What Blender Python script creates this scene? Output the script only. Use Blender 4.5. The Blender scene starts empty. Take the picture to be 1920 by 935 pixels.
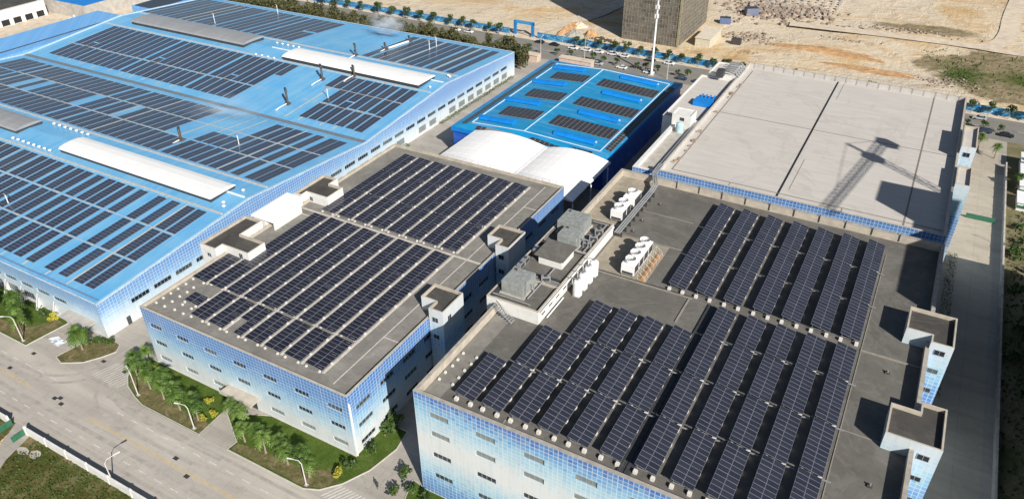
import bpy, math, random
from mathutils import Vector, Matrix
rnd = random.Random(7)
sc = bpy.context.scene
COL = sc.collection
R = math.radians

# ------------------------------------------------------------------ camera, sky, sun, exposure
cam = bpy.data.cameras.new('camera'); co = bpy.data.objects.new('camera', cam); COL.objects.link(co)
yaw, pit, rol = -0.51475, 0.58146, -0.00886
d = Vector((math.sin(yaw)*math.cos(pit), math.cos(yaw)*math.cos(pit), -math.sin(pit)))
r0 = Vector((math.cos(yaw), -math.sin(yaw), 0)); u0 = r0.cross(d)
rr = math.cos(rol)*r0 + math.sin(rol)*u0; uu = -math.sin(rol)*r0 + math.cos(rol)*u0
co.matrix_world = Matrix(((rr.x, uu.x, -d.x, 0), (rr.y, uu.y, -d.y, 0), (rr.z, uu.z, -d.z, 111), (0, 0, 0, 1)))
cam.sensor_width = 36; cam.sensor_fit = 'HORIZONTAL'; cam.lens = 36*1420.7/1920
cam.clip_start = 1; cam.clip_end = 6000
sc.camera = co
SUN_AZ, SUN_EL = 125, 33
w = bpy.data.worlds.new('World'); sc.world = w; w.use_nodes = True
nt = w.node_tree; sky = nt.nodes.new('ShaderNodeTexSky'); sky.sky_type = 'NISHITA'; sky.sun_disc = False
sky.sun_elevation = R(SUN_EL); sky.sun_rotation = R(SUN_AZ); sky.altitude = 50; sky.dust_density = 1.0
bg = nt.nodes['Background']; nt.links.new(sky.outputs[0], bg.inputs[0]); bg.inputs[1].default_value = 0.05
sl = bpy.data.lights.new('sun', 'SUN'); sl.energy = 5.0; sl.angle = R(0.53); sl.color = (1, .955, .88)
so = bpy.data.objects.new('sun', sl); COL.objects.link(so)
to_sun = Vector((math.sin(R(SUN_AZ))*math.cos(R(SUN_EL)), math.cos(R(SUN_AZ))*math.cos(R(SUN_EL)), math.sin(R(SUN_EL))))
so.rotation_euler = to_sun.to_track_quat('Z', 'Y').to_euler(); so.location = (60, -60, 200)
sc.view_settings.view_transform = 'Standard'; sc.view_settings.look = 'None'
sc.view_settings.exposure = 0.38; sc.view_settings.gamma = 1
sc.cycles.diffuse_bounces = 2; sc.cycles.volume_bounces = 3

# ------------------------------------------------------------------ mesh helpers
class MB:
    def __init__(s): s.v = []; s.f = []; s.m = []
    def quad(s, a, b, c, e, m=0):
        n = len(s.v); s.v += [tuple(a), tuple(b), tuple(c), tuple(e)]; s.f.append((n, n+1, n+2, n+3)); s.m.append(m); return s
    def poly(s, pts, m=0):
        n = len(s.v); s.v += [tuple(p) for p in pts]; s.f.append(tuple(range(n, n+len(pts)))); s.m.append(m); return s
    def box(s, x0, x1, y0, y1, z0, z1, m=0, bottom=True):
        n = len(s.v)
        s.v += [(x0,y0,z0),(x1,y0,z0),(x1,y1,z0),(x0,y1,z0),(x0,y0,z1),(x1,y0,z1),(x1,y1,z1),(x0,y1,z1)]
        fs = [(4,5,6,7),(0,1,5,4),(1,2,6,5),(2,3,7,6),(3,0,4,7)] + ([(3,2,1,0)] if bottom else [])
        for f in fs: s.f.append(tuple(n+i for i in f)); s.m.append(m)
        return s
    def prism(s, pts, z0, z1, m=0, top=True):
        n = len(pts)
        for i in range(n):
            a, b = pts[i], pts[(i+1) % n]
            s.quad((a[0],a[1],z0),(b[0],b[1],z0),(b[0],b[1],z1),(a[0],a[1],z1), m)
        if top: s.poly([(p[0],p[1],z1) for p in pts], m)
        return s
    def tube(s, pts, rad, n=6, m=0, cap=True):
        pts = [Vector(p) for p in pts]; k = len(pts); rads = rad if isinstance(rad, (list, tuple)) else [rad]*k
        base = len(s.v)
        for i, p in enumerate(pts):
            t = (pts[min(i+1,k-1)] - pts[max(i-1,0)]).normalized()
            a = t.cross(Vector((0,0,1)) if abs(t.z) < .95 else Vector((1,0,0))).normalized(); b = t.cross(a)
            for j in range(n):
                an = 2*math.pi*j/n; q = p + (a*math.cos(an) + b*math.sin(an))*rads[i]; s.v.append(tuple(q))
        for i in range(k-1):
            for j in range(n):
                s.f.append((base+i*n+j, base+i*n+(j+1)%n, base+(i+1)*n+(j+1)%n, base+(i+1)*n+j)); s.m.append(m)
        if cap:
            s.f.append(tuple(base+(k-1)*n+j for j in range(n))); s.m.append(m)
            s.f.append(tuple(base+n-1-j for j in range(n))); s.m.append(m)
        return s
    def bar(s, a, b, wd, m=0): return s.tube([a, b], wd/2*1.2, 4, m)
    def mesh(s, name, mats):
        me = bpy.data.meshes.new(name); me.from_pydata(s.v, [], s.f)
        for mt in (mats if isinstance(mats, (list, tuple)) else [mats]): me.materials.append(mt)
        me.polygons.foreach_set('material_index', s.m); me.update(); return me
    def build(s, name, mats, parent=None, loc=None, **tags):
        return inst(name, s.mesh(name, mats), parent, loc, **tags)

def inst(name, me, parent=None, loc=None, rot=None, **tags):
    o = bpy.data.objects.new(name, me); COL.objects.link(o)
    if parent: o.parent = parent
    if loc is not None: o.location = loc
    if rot is not None: o.rotation_euler = rot
    for k, v in tags.items():
        if v is not None: o[k] = v
    return o
def thing(name, label, category, loc=(0,0,0), rz=0, group=None):
    return inst(name, None, None, loc, (0,0,rz), label=label, category=category, group=group)
class Pieces(MB):
    def build(s, name, mats, parent=None, loc=None, **tags):
        for i in range(0, len(s.v), 8):
            me = bpy.data.meshes.new(name); me.from_pydata(s.v[i:i+8], [], [tuple(k-i for k in f) for f in s.f if i <= f[0] < i+8]); me.materials.append(mats); inst(name, me, parent)
def tree_copy(o, loc, rz=0, scale=1, **tags):
    c = o.copy(); COL.objects.link(c); c.location = loc; c.rotation_euler = (0,0,rz); c.scale = (scale,)*3
    for k, v in tags.items(): c[k] = v
    for ch in o.children:
        e = ch.copy(); COL.objects.link(e); e.parent = c
        for g in ch.children:
            h = g.copy(); COL.objects.link(h); h.parent = e
    return c
ONES = 'first second third fourth fifth sixth seventh eighth ninth tenth eleventh twelfth thirteenth fourteenth fifteenth sixteenth seventeenth eighteenth nineteenth'.split()
TENS = ['', '', 'twenty', 'thirty', 'forty', 'fifty', 'sixty']
TENTHS = ['', '', 'twentieth', 'thirtieth', 'fortieth', 'fiftieth', 'sixtieth']
def nth(n):
    if n < 20: return ONES[n-1]
    return TENTHS[n//10] if n % 10 == 0 else TENS[n//10] + '-' + ONES[n % 10 - 1]

# ------------------------------------------------------------------ material helpers
class G:
    def __init__(s, name):
        s.mat = bpy.data.materials.new(name); s.mat.use_nodes = True; s.t = s.mat.node_tree
        s.b = s.t.nodes['Principled BSDF']
        s.pos = s.n('ShaderNodeNewGeometry').outputs['Position']
    def n(s, ty, **kw):
        x = s.t.nodes.new(ty)
        for k, v in kw.items(): setattr(x, k, v)
        return x
    def put(s, sock, v):
        if isinstance(v, bpy.types.NodeSocket): s.t.links.new(v, sock)
        elif isinstance(v, (tuple, list)) and len(v) == 3 and sock.type == 'RGBA': sock.default_value = (*v, 1)
        else: sock.default_value = v
    def math(s, op, a, b=0.0, c=0.0):
        x = s.n('ShaderNodeMath', operation=op); s.put(x.inputs[0], a); s.put(x.inputs[1], b); s.put(x.inputs[2], c); return x.outputs[0]
    def vmul(s, v, sc_): x = s.n('ShaderNodeVectorMath', operation='MULTIPLY'); s.put(x.inputs[0], v); x.inputs[1].default_value = sc_; return x.outputs[0]
    def sep(s, v): x = s.n('ShaderNodeSeparateXYZ'); s.put(x.inputs[0], v); return x.outputs
    def comb(s, a, b, c=0.0): x = s.n('ShaderNodeCombineXYZ'); s.put(x.inputs[0], a); s.put(x.inputs[1], b); s.put(x.inputs[2], c); return x.outputs[0]
    def noise(s, scale, detail=4, rough=.55, vec=None, dist=0.0):
        x = s.n('ShaderNodeTexNoise'); s.put(x.inputs['Vector'], vec if vec is not None else s.pos)
        x.inputs['Scale'].default_value = scale; x.inputs['Detail'].default_value = detail; x.inputs['Roughness'].default_value = rough; x.inputs['Distortion'].default_value = dist
        return x.outputs['Fac']
    def white(s, vec): x = s.n('ShaderNodeTexWhiteNoise'); x.noise_dimensions = '3D'; s.put(x.inputs['Vector'], vec); return x.outputs['Value']
    def ramp(s, f, stops, interp='LINEAR'):
        x = s.n('ShaderNodeValToRGB'); x.color_ramp.interpolation = interp; e = x.color_ramp.elements
        while len(e) > 1: e.remove(e[-1])
        for i, (p, c) in enumerate(stops):
            q = e[0] if i == 0 else e.new(p)
            q.position = p; q.color = (*c, 1) if len(c) == 3 else c
        s.put(x.inputs[0], f); return x.outputs['Color']
    def grey(s, f, a, b, lo=0.0, hi=1.0): return s.ramp(f, [(a, (lo,)*3), (b, (hi,)*3)])
    def mix(s, f, a, b, mode='MIX'):
        x = s.n('ShaderNodeMix'); x.data_type = 'RGBA'; x.blend_type = mode
        s.put(x.inputs[0], f); s.put(x.inputs[6], a); s.put(x.inputs[7], b); return x.outputs[2]
    def bump(s, h, st, dist=.1):
        x = s.n('ShaderNodeBump'); x.inputs['Strength'].default_value = st; x.inputs['Distance'].default_value = dist
        s.put(x.inputs['Height'], h); s.t.links.new(x.outputs[0], s.b.inputs['Normal'])
    def done(s, col, rough=.7, metal=0.0, spec=.4):
        s.put(s.b.inputs['Base Color'], col); s.put(s.b.inputs['Roughness'], rough); s.b.inputs['Metallic'].default_value = metal
        s.b.inputs['Specular IOR Level'].default_value = spec; return s.mat

def plain(name, c, rough=.6, metal=0.0, var=.18, scale=1.2, spec=.4):
    g = G(name); f = g.noise(scale, 5, .6)
    lo = tuple(x*(1-var) for x in c); hi = tuple(min(.95, x*(1+var)) for x in c)
    return g.done(g.ramp(f, [(.28, lo), (.72, hi)]), rough, metal, spec)

def mosaic(name, stops, jit=.07, s=.8, z0=0, z1=24, grout=(.60, .70, .78), gw=.17, gmix=.55):
    g = G(name); x, y, z = g.sep(g.pos)
    u = g.math('DIVIDE', g.math('ADD', x, y), s); v = g.math('DIVIDE', g.math('ADD', z, .07), s)
    fu, fv = g.math('FLOOR', u), g.math('FLOOR', v)
    rn = g.white(g.comb(fu, fv, 3.3))
    t = g.math('DIVIDE', g.math('SUBTRACT', g.math('MULTIPLY', fv, s), z0), z1-z0)
    big = g.noise(.09, 2, .5, vec=g.comb(g.math('ADD', x, y), g.math('MULTIPLY', z, 3.0), 0.0))
    t = g.math('ADD', t, g.math('MULTIPLY', g.math('SUBTRACT', big, .5), .035))
    t = g.math('ADD', t, g.math('MULTIPLY', g.math('SUBTRACT', rn, .5), jit))
    col = g.ramp(t, stops)
    gu = g.math('LESS_THAN', g.math('FRACT', u), gw); gv = g.math('LESS_THAN', g.math('FRACT', v), gw)
    gr = g.math('MULTIPLY', g.math('MAXIMUM', gu, gv), gmix)
    col = g.mix(gr, col, grout)
    sk = g.noise(1.6, 4, .65, vec=g.vmul(g.pos, (1, 1, .07))); col = g.mix(g.math('MULTIPLY', g.grey(sk, .52, .72), .18), col, (.22, .25, .27))
    pj = g.math('MAXIMUM', g.math('LESS_THAN', g.math('FRACT', g.math('DIVIDE', u, 6.0)), .03), g.math('LESS_THAN', g.math('FRACT', g.math('DIVIDE', v, 7.0)), .03)); col = g.mix(g.math('MULTIPLY', pj, .3), col, (.66, .70, .72))
    dirt = g.noise(.5, 5, .6, vec=g.vmul(g.pos, (1, 1, .25)))
    col = g.mix(g.math('MULTIPLY', g.grey(dirt, .45, .75), .18), col, (.35, .36, .36))
    col = g.mix(.03, col, (.52, .59, .64))
    return g.done(col, .32, 0, .5)

B0, B1, W0 = (.035, .13, .42), (.06, .20, .50), (.62, .64, .64)
M = {}
M['mosA'] = mosaic('glazed_tiles_factory', [(.0, W0), (.20, (.58, .64, .67)), (.40, (.36, .53, .68)), (.58, (.15, .33, .60)), (.80, (.085, .23, .52)), (1, (.09, .25, .54))], z1=12, jit=.08)
M['mosB'] = mosaic('glazed_tiles_office', [(.0, W0), (.17, W0), (.32, (.42, .57, .65)), (.50, (.24, .44, .64)), (.64, (.11, .29, .57)), (.80, (.055, .19, .49)), (1, (.045, .17, .46))], z1=15.3, jit=.08)
M['mosC'] = mosaic('glazed_tiles_workshop', [(.0, B1), (.10, (.09, .27, .56)), (.22, (.28, .50, .65)), (.34, (.48, .60, .66)), (.44, W0), (.58, W0), (.68, (.46, .60, .66)), (.80, (.28, .50, .66)), (.89, (.12, .33, .60)), (.965, B0), (1, B0)], z1=24)
M['mosD'] = mosaic('glazed_tiles_hall', [(.0, B1), (.3, (.54, .61, .65)), (.6, (.32, .53, .66)), (.86, (.08, .24, .50)), (1, (.045, .15, .40))], z1=24)
M['mosT'] = mosaic('glazed_tiles_tower', [(.0, B1), (.2, (.54, .63, .67)), (.38, B1), (.55, (.10, .27, .58)), (.72, (.32, .54, .66)), (.88, (.56, .64, .67)), (1, (.62, .65, .66))], z1=26, jit=.1)
M['mosU'] = mosaic('glazed_tiles_stair', [(.0, W0), (.3, (.46, .61, .68)), (.52, (.15, .35, .62)), (.68, (.38, .56, .66)), (.80, (.62, .64, .65)), (1, (.64, .65, .65))], z1=18, jit=.07)

def roofdeck(name, c, stain, light, sc_=.16, st=.3):
    g = G(name); f = g.noise(sc_, 6, .62, dist=.6); f2 = g.noise(.9, 5, .65); f3 = g.noise(.07, 4, .7, dist=2.5)
    col = g.ramp(f, [(.3, tuple(x*.72 for x in c)), (.62, c), (.8, light)])
    col = g.mix(g.math('MULTIPLY', g.grey(f2, .5, .75), .5), col, stain)
    col = g.mix(g.math('MULTIPLY', g.grey(f3, .50, .56), g.math('MULTIPLY', g.grey(f3, .56, .62, 1, 0), st)), col, light)
    g.bump(f2, .15, .05)
    return g.done(col, .85, 0, .25)
M['deckB'] = roofdeck('weathered_roof_concrete', (.235, .224, .203), (.13, .12, .105), (.33, .315, .285))
M['deckC'] = roofdeck('dark_roof_concrete', (.15, .142, .128), (.085, .08, .07), (.22, .205, .185))
M['deckS'] = roofdeck('brown_roof_felt', (.075, .071, .066), (.04, .038, .035), (.14, .132, .12))
def deckD():
    g = G('pale_roof_screed'); x, y, z = g.sep(g.pos)
    f = g.noise(.5, 5, .6, vec=g.vmul(g.pos, (.25, 1.6, 1))); f2 = g.noise(.04, 3, .6)
    col = g.ramp(f, [(.3, (.48, .45, .412)), (.7, (.55, .52, .48))])
    col = g.mix(g.math('MULTIPLY', g.grey(f2, .45, .7), .3), col, (.48, .43, .40))
    pond = g.noise(.055, 4, .6, dist=1.5); col = g.mix(g.math('MULTIPLY', g.math('MULTIPLY', g.grey(pond, .55, .58), g.grey(pond, .58, .63, 1, .3)), .3), col, (.36, .33, .30))
    st_ = g.noise(.35, 4, .7, vec=g.vmul(g.pos, (1.2, .08, 1))); col = g.mix(g.math('MULTIPLY', g.grey(st_, .55, .75), .3), col, (.38, .355, .335))
    sx = g.math('LESS_THAN', g.math('FRACT', g.math('DIVIDE', y, 2.1)), .03); col = g.mix(g.math('MULTIPLY', sx, .22), col, (.34, .32, .30))
    return g.done(col, .8, 0, .3)
M['deckD'] = deckD()
M['beige'] = plain('beige_parapet_render', (.45, .40, .33), .8, var=.2, scale=.6)
M['beigeD'] = plain('pale_parapet_render', (.47, .45, .43), .8, var=.15, scale=.5)
M['cap'] = plain('worn_coping', (.36, .33, .29), .8, var=.25, scale=.9)
M['white'] = plain('white_painted_render', (.68, .67, .645), .6, var=.09, scale=.8)
M['white2'] = plain('white_painted_steel', (.80, .80, .79), .35, var=.05, scale=.5)
M['lampw'] = plain('chalky_white_pole', (.55, .54, .52), .5, var=.1)
M['membrane'] = plain('white_membrane', (.88, .87, .86), .6, var=.04, scale=.12)
M['grey'] = plain('grey_galvanised_steel', (.33, .34, .35), .45, .3, var=.2)
M['dark'] = plain('dark_grey_metal', (.06, .062, .066), .5, .2, var=.3)
M['black'] = plain('black_metal', (.02, .02, .022), .6, var=.2)  # one even black for joints, doors, wheels and hair
M['conc'] = plain('bare_concrete', (.42, .39, .35), .85, var=.2, scale=.5)
M['block'] = plain('white_concrete_block', (.66, .63, .59), .85, var=.15, scale=3)
M['strip'] = plain('pale_concrete_footing', (.50, .465, .42), .85, var=.22, scale=1.5)
M['alu'] = plain('anodised_aluminium', (.31, .33, .38), .35, .2, var=.1, scale=2)
def wglass():
    g = G('dark_window_glass'); oi = g.n('ShaderNodeObjectInfo').outputs['Random']; f = g.noise(.7, 3, .6)
    return g.done(g.ramp(g.math('ADD', g.math('MULTIPLY', oi, .6), g.math('MULTIPLY', f, .5)), [(.3, (.014,.018,.024)), (.6, (.03,.036,.042)), (.85, (.10,.115,.12))]), .1, 0, .6)  # random lighter greys paint varied reflections into the pane colour
M['glassdark'] = wglass()
M['glasspale'] = plain('pale_blind_behind_glass', (.19, .215, .205), .3, var=.2, scale=.8, spec=.6)
M['frame'] = plain('white_window_frame', (.28, .31, .33), .45, var=.1)
def cells(name, c, nx, ny, rough=.16, tint=(.03, .03, .045)):
    g = G(name); f = g.noise(.35, 3, .6); oi = g.n('ShaderNodeObjectInfo').outputs['Random']
    col = g.mix(oi, c, tuple(min(1, a*1.0+b) for a, b in zip(c, (.010, .010, .014))))
    col = g.mix(g.math('MULTIPLY', f, .35), col, tint)
    return g.done(col, rough, 0, .5)
M['cellB'] = cells('blue_black_solar_cells', (.014, .0148, .024), 6, 10)
M['cellC'] = cells('violet_grey_solar_cells', (.021, .0235, .036), 6, 10, .2, (.036, .039, .056))
def cellsA():
    g = G('haze_tinted_solar_cells'); x, y, z = g.sep(g.pos)  # cell colour carries a painted blue-grey tint of distant haze
    rn = g.white(g.comb(g.math('FLOOR', g.math('DIVIDE', x, 1.66)), 1.0, 1.0)); f = g.noise(.03, 3, .6)
    col = g.ramp(rn, [(0, (.030, .042, .074)), (.5, (.036, .050, .084)), (.8, (.055, .060, .078)), (1, (.030, .058, .125))])
    col = g.mix(g.math('MULTIPLY', g.grey(f, .45, .7), .5), col, (.05, .075, .125))
    return g.done(col, .2, 0, .5)
M['cellA'] = cellsA()
def bluesheet(name, c, c2, axis=0, wd=.9):
    g = G(name); p = g.sep(g.pos)
    rn = g.white(g.comb(g.math('FLOOR', g.math('DIVIDE', p[axis], wd)), 2.0, 1.0)); f = g.noise(.10, 5, .6); f2 = g.noise(.6, 5, .7, vec=g.vmul(g.pos, (1, .12, 1) if axis == 0 else (.12, 1, 1)))
    col = g.mix(g.math('MULTIPLY', rn, .35), c, c2)
    col = g.mix(g.math('MULTIPLY', g.grey(f, .42, .72), .6), col, c2)
    col = g.mix(g.math('MULTIPLY', g.grey(f2, .5, .78), .35), col, (.42, .52, .58))
    wv = g.math('SINE', g.math('MULTIPLY', p[axis], 2*math.pi/.45)); g.bump(wv, .25, .03)
    return g.done(col, .38, 0, .5)
M['blueA'] = bluesheet('sky_blue_roof_sheet', (.105, .37, .67), (.22, .49, .70))
M['blueE'] = bluesheet('strong_blue_roof_sheet', (.006, .215, .48), (.015, .29, .50), axis=1)
M['blueE2'] = plain('vivid_blue_cladding', (.006, .20, .62), .4, var=.15, scale=.4)
M['blueE3'] = bluesheet('deep_blue_wall_sheet', (.012, .085, .46), (.03, .13, .55), axis=1)
M['blueF'] = mosaic('blue_grid_roof', [(.0, (.10, .34, .74)), (1, (.14, .42, .82))], s=1.6, z1=12, jit=.8, grout=(.3, .55, .85), gmix=.45)
M['skylight'] = plain('aged_translucent_sheet', (.50, .50, .44), .5, var=.15, scale=.6)
M['monitor'] = plain('white_ridge_sheet', (.80, .80, .79), .5, var=.04, scale=.2)
M['monitorg'] = bluesheet('grey_ridge_sheet', (.27, .27, .28), (.34, .34, .34))
M['rust'] = plain('rusty_duct_steel', (.11, .085, .07), .7, .2, var=.5, scale=2)
M['tankp'] = plain('grey_tank_panel', (.27, .285, .275), .55, var=.25, scale=1.5)
# ground
def ground_conc(name, c, c2, joint=5.0, jx=0.0, jy=0.0, js=.35):
    g = G(name); x, y, z = g.sep(g.pos)
    f = g.noise(.06, 5, .65, dist=1.0); f2 = g.noise(.8, 5, .65); f3 = g.noise(.25, 4, .6, vec=g.vmul(g.pos, (.12, 1.3, 1)))
    col = g.ramp(f, [(.3, c2), (.7, c)])
    col = g.mix(g.math('MULTIPLY', g.grey(f3, .45, .75), .5), col, tuple(a*.68 for a in c2))
    col = g.mix(g.math('MULTIPLY', g.grey(f2, .5, .8), .25), col, tuple(a*.6 for a in c2))
    rn = g.white(g.comb(g.math('FLOOR', g.math('DIVIDE', g.math('ADD', x, jx), joint)), g.math('FLOOR', g.math('DIVIDE', g.math('ADD', y, jy), joint)), 1.0))
    col = g.mix(g.math('MULTIPLY', rn, .25), col, c)
    ja = g.math('LESS_THAN', g.math('FRACT', g.math('DIVIDE', g.math('ADD', x, jx), joint)), .016); jb = g.math('LESS_THAN', g.math('FRACT', g.math('DIVIDE', g.math('ADD', y, jy), joint)), .016)
    col = g.mix(g.math('MULTIPLY', g.math('MAXIMUM', ja, jb), js), col, tuple(a*.4 for a in c2))
    vd = g.n('ShaderNodeTexVoronoi'); vd.feature = 'DISTANCE_TO_EDGE'; vd.inputs['Scale'].default_value = .11
    wv = g.n('ShaderNodeVectorMath', operation='ADD'); g.put(wv.inputs[0], g.pos); nn = g.n('ShaderNodeTexNoise'); nn.inputs['Scale'].default_value = .35; nn.inputs['Detail'].default_value = 4; g.put(nn.inputs['Vector'], g.pos)
    g.put(wv.inputs[1], g.vmul(nn.outputs['Color'], (5, 5, 0))); g.put(vd.inputs['Vector'], wv.outputs[0])
    col = g.mix(g.math('MULTIPLY', g.grey(vd.outputs['Distance'], .0, .012, 1, 0), .14), col, tuple(a*.45 for a in c2))
    oil = g.noise(.16, 4, .7, dist=2.0); col = g.mix(g.math('MULTIPLY', g.grey(oil, .58, .74), .5), col, tuple(a*.5 for a in c2))
    pale = g.noise(.10, 3, .6, vec=g.vmul(g.pos, (.3, 1.1, 1)), dist=1.2); col = g.mix(g.math('MULTIPLY', g.grey(pale, .52, .68), .5), col, tuple(min(.8, a*1.22) for a in c))
    g.bump(f2, .1, .03)
    return g.done(col, .85, 0, .25)
M['road'] = ground_conc('concrete_road', (.46, .42, .37), (.385, .35, .31), 3.9, 1, 2.6)
M['yard'] = ground_conc('concrete_yard', (.40, .365, .32), (.33, .30, .265), 4.5)
M['asph'] = ground_conc('old_asphalt', (.24, .23, .205), (.20, .19, .17), 40, js=0.0)
M['roadR'] = ground_conc('side_road_concrete', (.45, .395, .315), (.38, .335, .27), 6)
def dirt():
    g = G('sandy_site_soil'); f = g.noise(.018, 6, .62, dist=1.2); f2 = g.noise(.12, 6, .65, dist=.8); f3 = g.noise(.6, 5, .7); fs = g.noise(.05, 5, .6, vec=g.vmul(g.pos, (.35, 1.4, 1)), dist=1.5)
    col = g.ramp(f, [(.36, (.57, .49, .38)), (.50, (.62, .52, .38)), (.60, (.56, .40, .22)), (.70, (.46, .29, .13))])
    col = g.mix(g.math('MULTIPLY', g.grey(fs, .48, .66), .7), col, (.62, .53, .42))
    col = g.mix(g.math('MULTIPLY', g.grey(f2, .54, .72), .55), col, (.38, .25, .13))
    col = g.mix(g.math('MULTIPLY', g.grey(f3, .55, .8), .4), col, (.30, .23, .16))
    px, py, pz = g.sep(g.pos); wob = g.noise(.045, 5, .65, dist=1.0)
    def patch(cx, cy, rx, ry, soft, amp):
        e = g.math('SQRT', g.math('ADD', g.math('POWER', g.math('DIVIDE', g.math('SUBTRACT', px, cx), rx), 2), g.math('POWER', g.math('DIVIDE', g.math('SUBTRACT', py, cy), ry), 2)))
        return g.grey(g.math('ADD', e, g.math('MULTIPLY', g.math('SUBTRACT', wob, .5), amp)), 1-soft, 1+soft*.4, 1, 0)
    fg = g.noise(.25, 6, .7); fg2 = g.noise(1.1, 5, .7)
    sc_ = g.ramp(fg, [(.3, (.13, .12, .05)), (.5, (.25, .20, .12)), (.7, (.36, .29, .19))])
    dn = g.ramp(fg2, [(.35, (.04, .065, .012)), (.55, (.085, .115, .03)), (.7, (.17, .16, .07))])
    for a in ((50, 352, 55, 33, .10, .9), (100, 430, 62, 38, .10, .9), (-2, 405, 26, 8, .3, 1.2)): col = g.mix(patch(*a), col, sc_)
    for a in ((15, 347, 13, 17, .7, 1.2), (36, 350, 18, 12, .9, 1.6), (110, 440, 50, 26, .8, 1.4)): col = g.mix(patch(*a), col, dn)
    g.bump(g.math('ADD', f2, g.math('MULTIPLY', f3, .25)), .8, 1.6)
    return g.done(col, .95, 0, .1)
M['dirt'] = dirt()
M['track'] = plain('packed_pale_track', (.58, .49, .38), .95, var=.2, scale=.3)
M['mound'] = plain('orange_excavated_soil', (.40, .24, .12), .95, var=.35, scale=.5)
M['rubble'] = plain('broken_concrete_rubble', (.30, .24, .19), .95, var=.5, scale=.8)
def grassm(name, a, b, c, sc_=.3):
    g = G(name); f = g.noise(sc_, 6, .65, dist=.6); f2 = g.noise(2.2, 5, .7)
    col = g.ramp(f, [(.3, a), (.5, b), (.68, c)])
    col = g.mix(g.math('MULTIPLY', g.grey(f2, .42, .7), .6), col, tuple(x*.5 for x in a))
    g.bump(f2, .8, .2)
    return g.done(col, .95, 0, .1)
M['lawn'] = grassm('lawn_green', (.05, .09, .014), (.075, .12, .02), (.11, .15, .04))
M['dryl'] = grassm('dry_lawn', (.08, .085, .025), (.16, .14, .065), (.27, .21, .12), .5)
M['scrub'] = grassm('scrub_green', (.08, .10, .03), (.20, .18, .10), (.33, .27, .18), .06)
M['scrubd'] = grassm('scrub_dense', (.035, .075, .015), (.07, .10, .03), (.18, .16, .085), .09)
M['field'] = grassm('rough_field', (.05, .062, .014), (.10, .095, .03), (.23, .19, .10), .22)
def leafm(name, a, b):
    g = G(name); oi = g.n('ShaderNodeObjectInfo').outputs['Random']; f = g.noise(1.3, 3, .6)
    col = g.ramp(g.math('ADD', g.math('MULTIPLY', f, .8), g.math('MULTIPLY', oi, .25)), [(.3, a), (.75, b)])
    g.b.inputs['Transmission Weight'].default_value = 0
    return g.done(col, .6, 0, .3)
M['palm'] = leafm('palm_frond', (.035, .08, .012), (.15, .23, .05))
M['leaf'] = leafm('broad_leaf', (.025, .05, .012), (.065, .10, .028))
M['leafd'] = leafm('dark_needle_leaf', (.045, .055, .022), (.12, .115, .05))
M['leafy'] = leafm('yellow_shrub_leaf', (.24, .23, .025), (.44, .40, .045))
M['leafh'] = leafm('hedge_leaf', (.035, .065, .012), (.07, .12, .03))
M['bark'] = plain('grey_bark', (.26, .21, .16), .9, var=.3, scale=3)
M['markw'] = plain('worn_white_paint', (.56, .545, .51), .8, var=.2, scale=1.2)
M['markf'] = plain('faded_paint', (.50, .47, .43), .85, var=.15)
M['marky'] = plain('worn_yellow_paint', (.52, .38, .16), .8, var=.25, scale=.8)
M['kerb'] = plain('pale_kerb_stone', (.50, .47, .43), .85, var=.15, scale=1)
M['green'] = plain('green_netting', (.03, .13, .075), .7, var=.25)
M['iron'] = plain('cast_iron', (.035, .033, .03), .7, var=.3, scale=4)
def net():
    g = G('scaffold_netting'); x, y, z = g.sep(g.pos); f = g.noise(.22, 5, .7); f2 = g.noise(.9, 4, .7)
    col = g.ramp(f, [(.3, (.12, .11, .092)), (.5, (.17, .155, .13)), (.7, (.22, .195, .155))])
    col = g.mix(g.math('MULTIPLY', g.grey(f2, .5, .7), .6), col, (.085, .08, .072))
    rn = g.white(g.comb(g.math('FLOOR', g.math('DIVIDE', g.math('ADD', x, y), 1.35)), g.math('FLOOR', g.math('DIVIDE', z, 1.9)), 5.0))
    col = g.mix(g.math('MULTIPLY', g.grey(rn, .45, .9), .65), col, (.055, .05, .043)); col = g.mix(g.math('MULTIPLY', g.grey(g.noise(.12, 3, .6), .5, .7), .35), col, (.20, .15, .10))
    return g.done(col, .9, 0, .1)
M['net'] = net()
def hoardm():
    g = G('printed_hoarding'); x, y, z = g.sep(g.pos)
    f = g.noise(.35, 4, .6, vec=g.comb(x, g.math('MULTIPLY', z, 2.2), 0.0)); f2 = g.noise(1.1, 3, .6, vec=g.comb(x, g.math('MULTIPLY', z, 1.5), 4.0))
    col = g.ramp(f, [(.35, (.012, .10, .30)), (.5, (.025, .19, .40)), (.62, (.08, .30, .46))])
    col = g.mix(g.grey(f2, .60, .66), col, (.45, .54, .60))
    return g.done(col, .6, 0, .3)
M['hoard'] = hoardm()
M['signblue'] = plain('gate_blue_paint', (.02, .16, .42), .5, var=.15)

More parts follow.
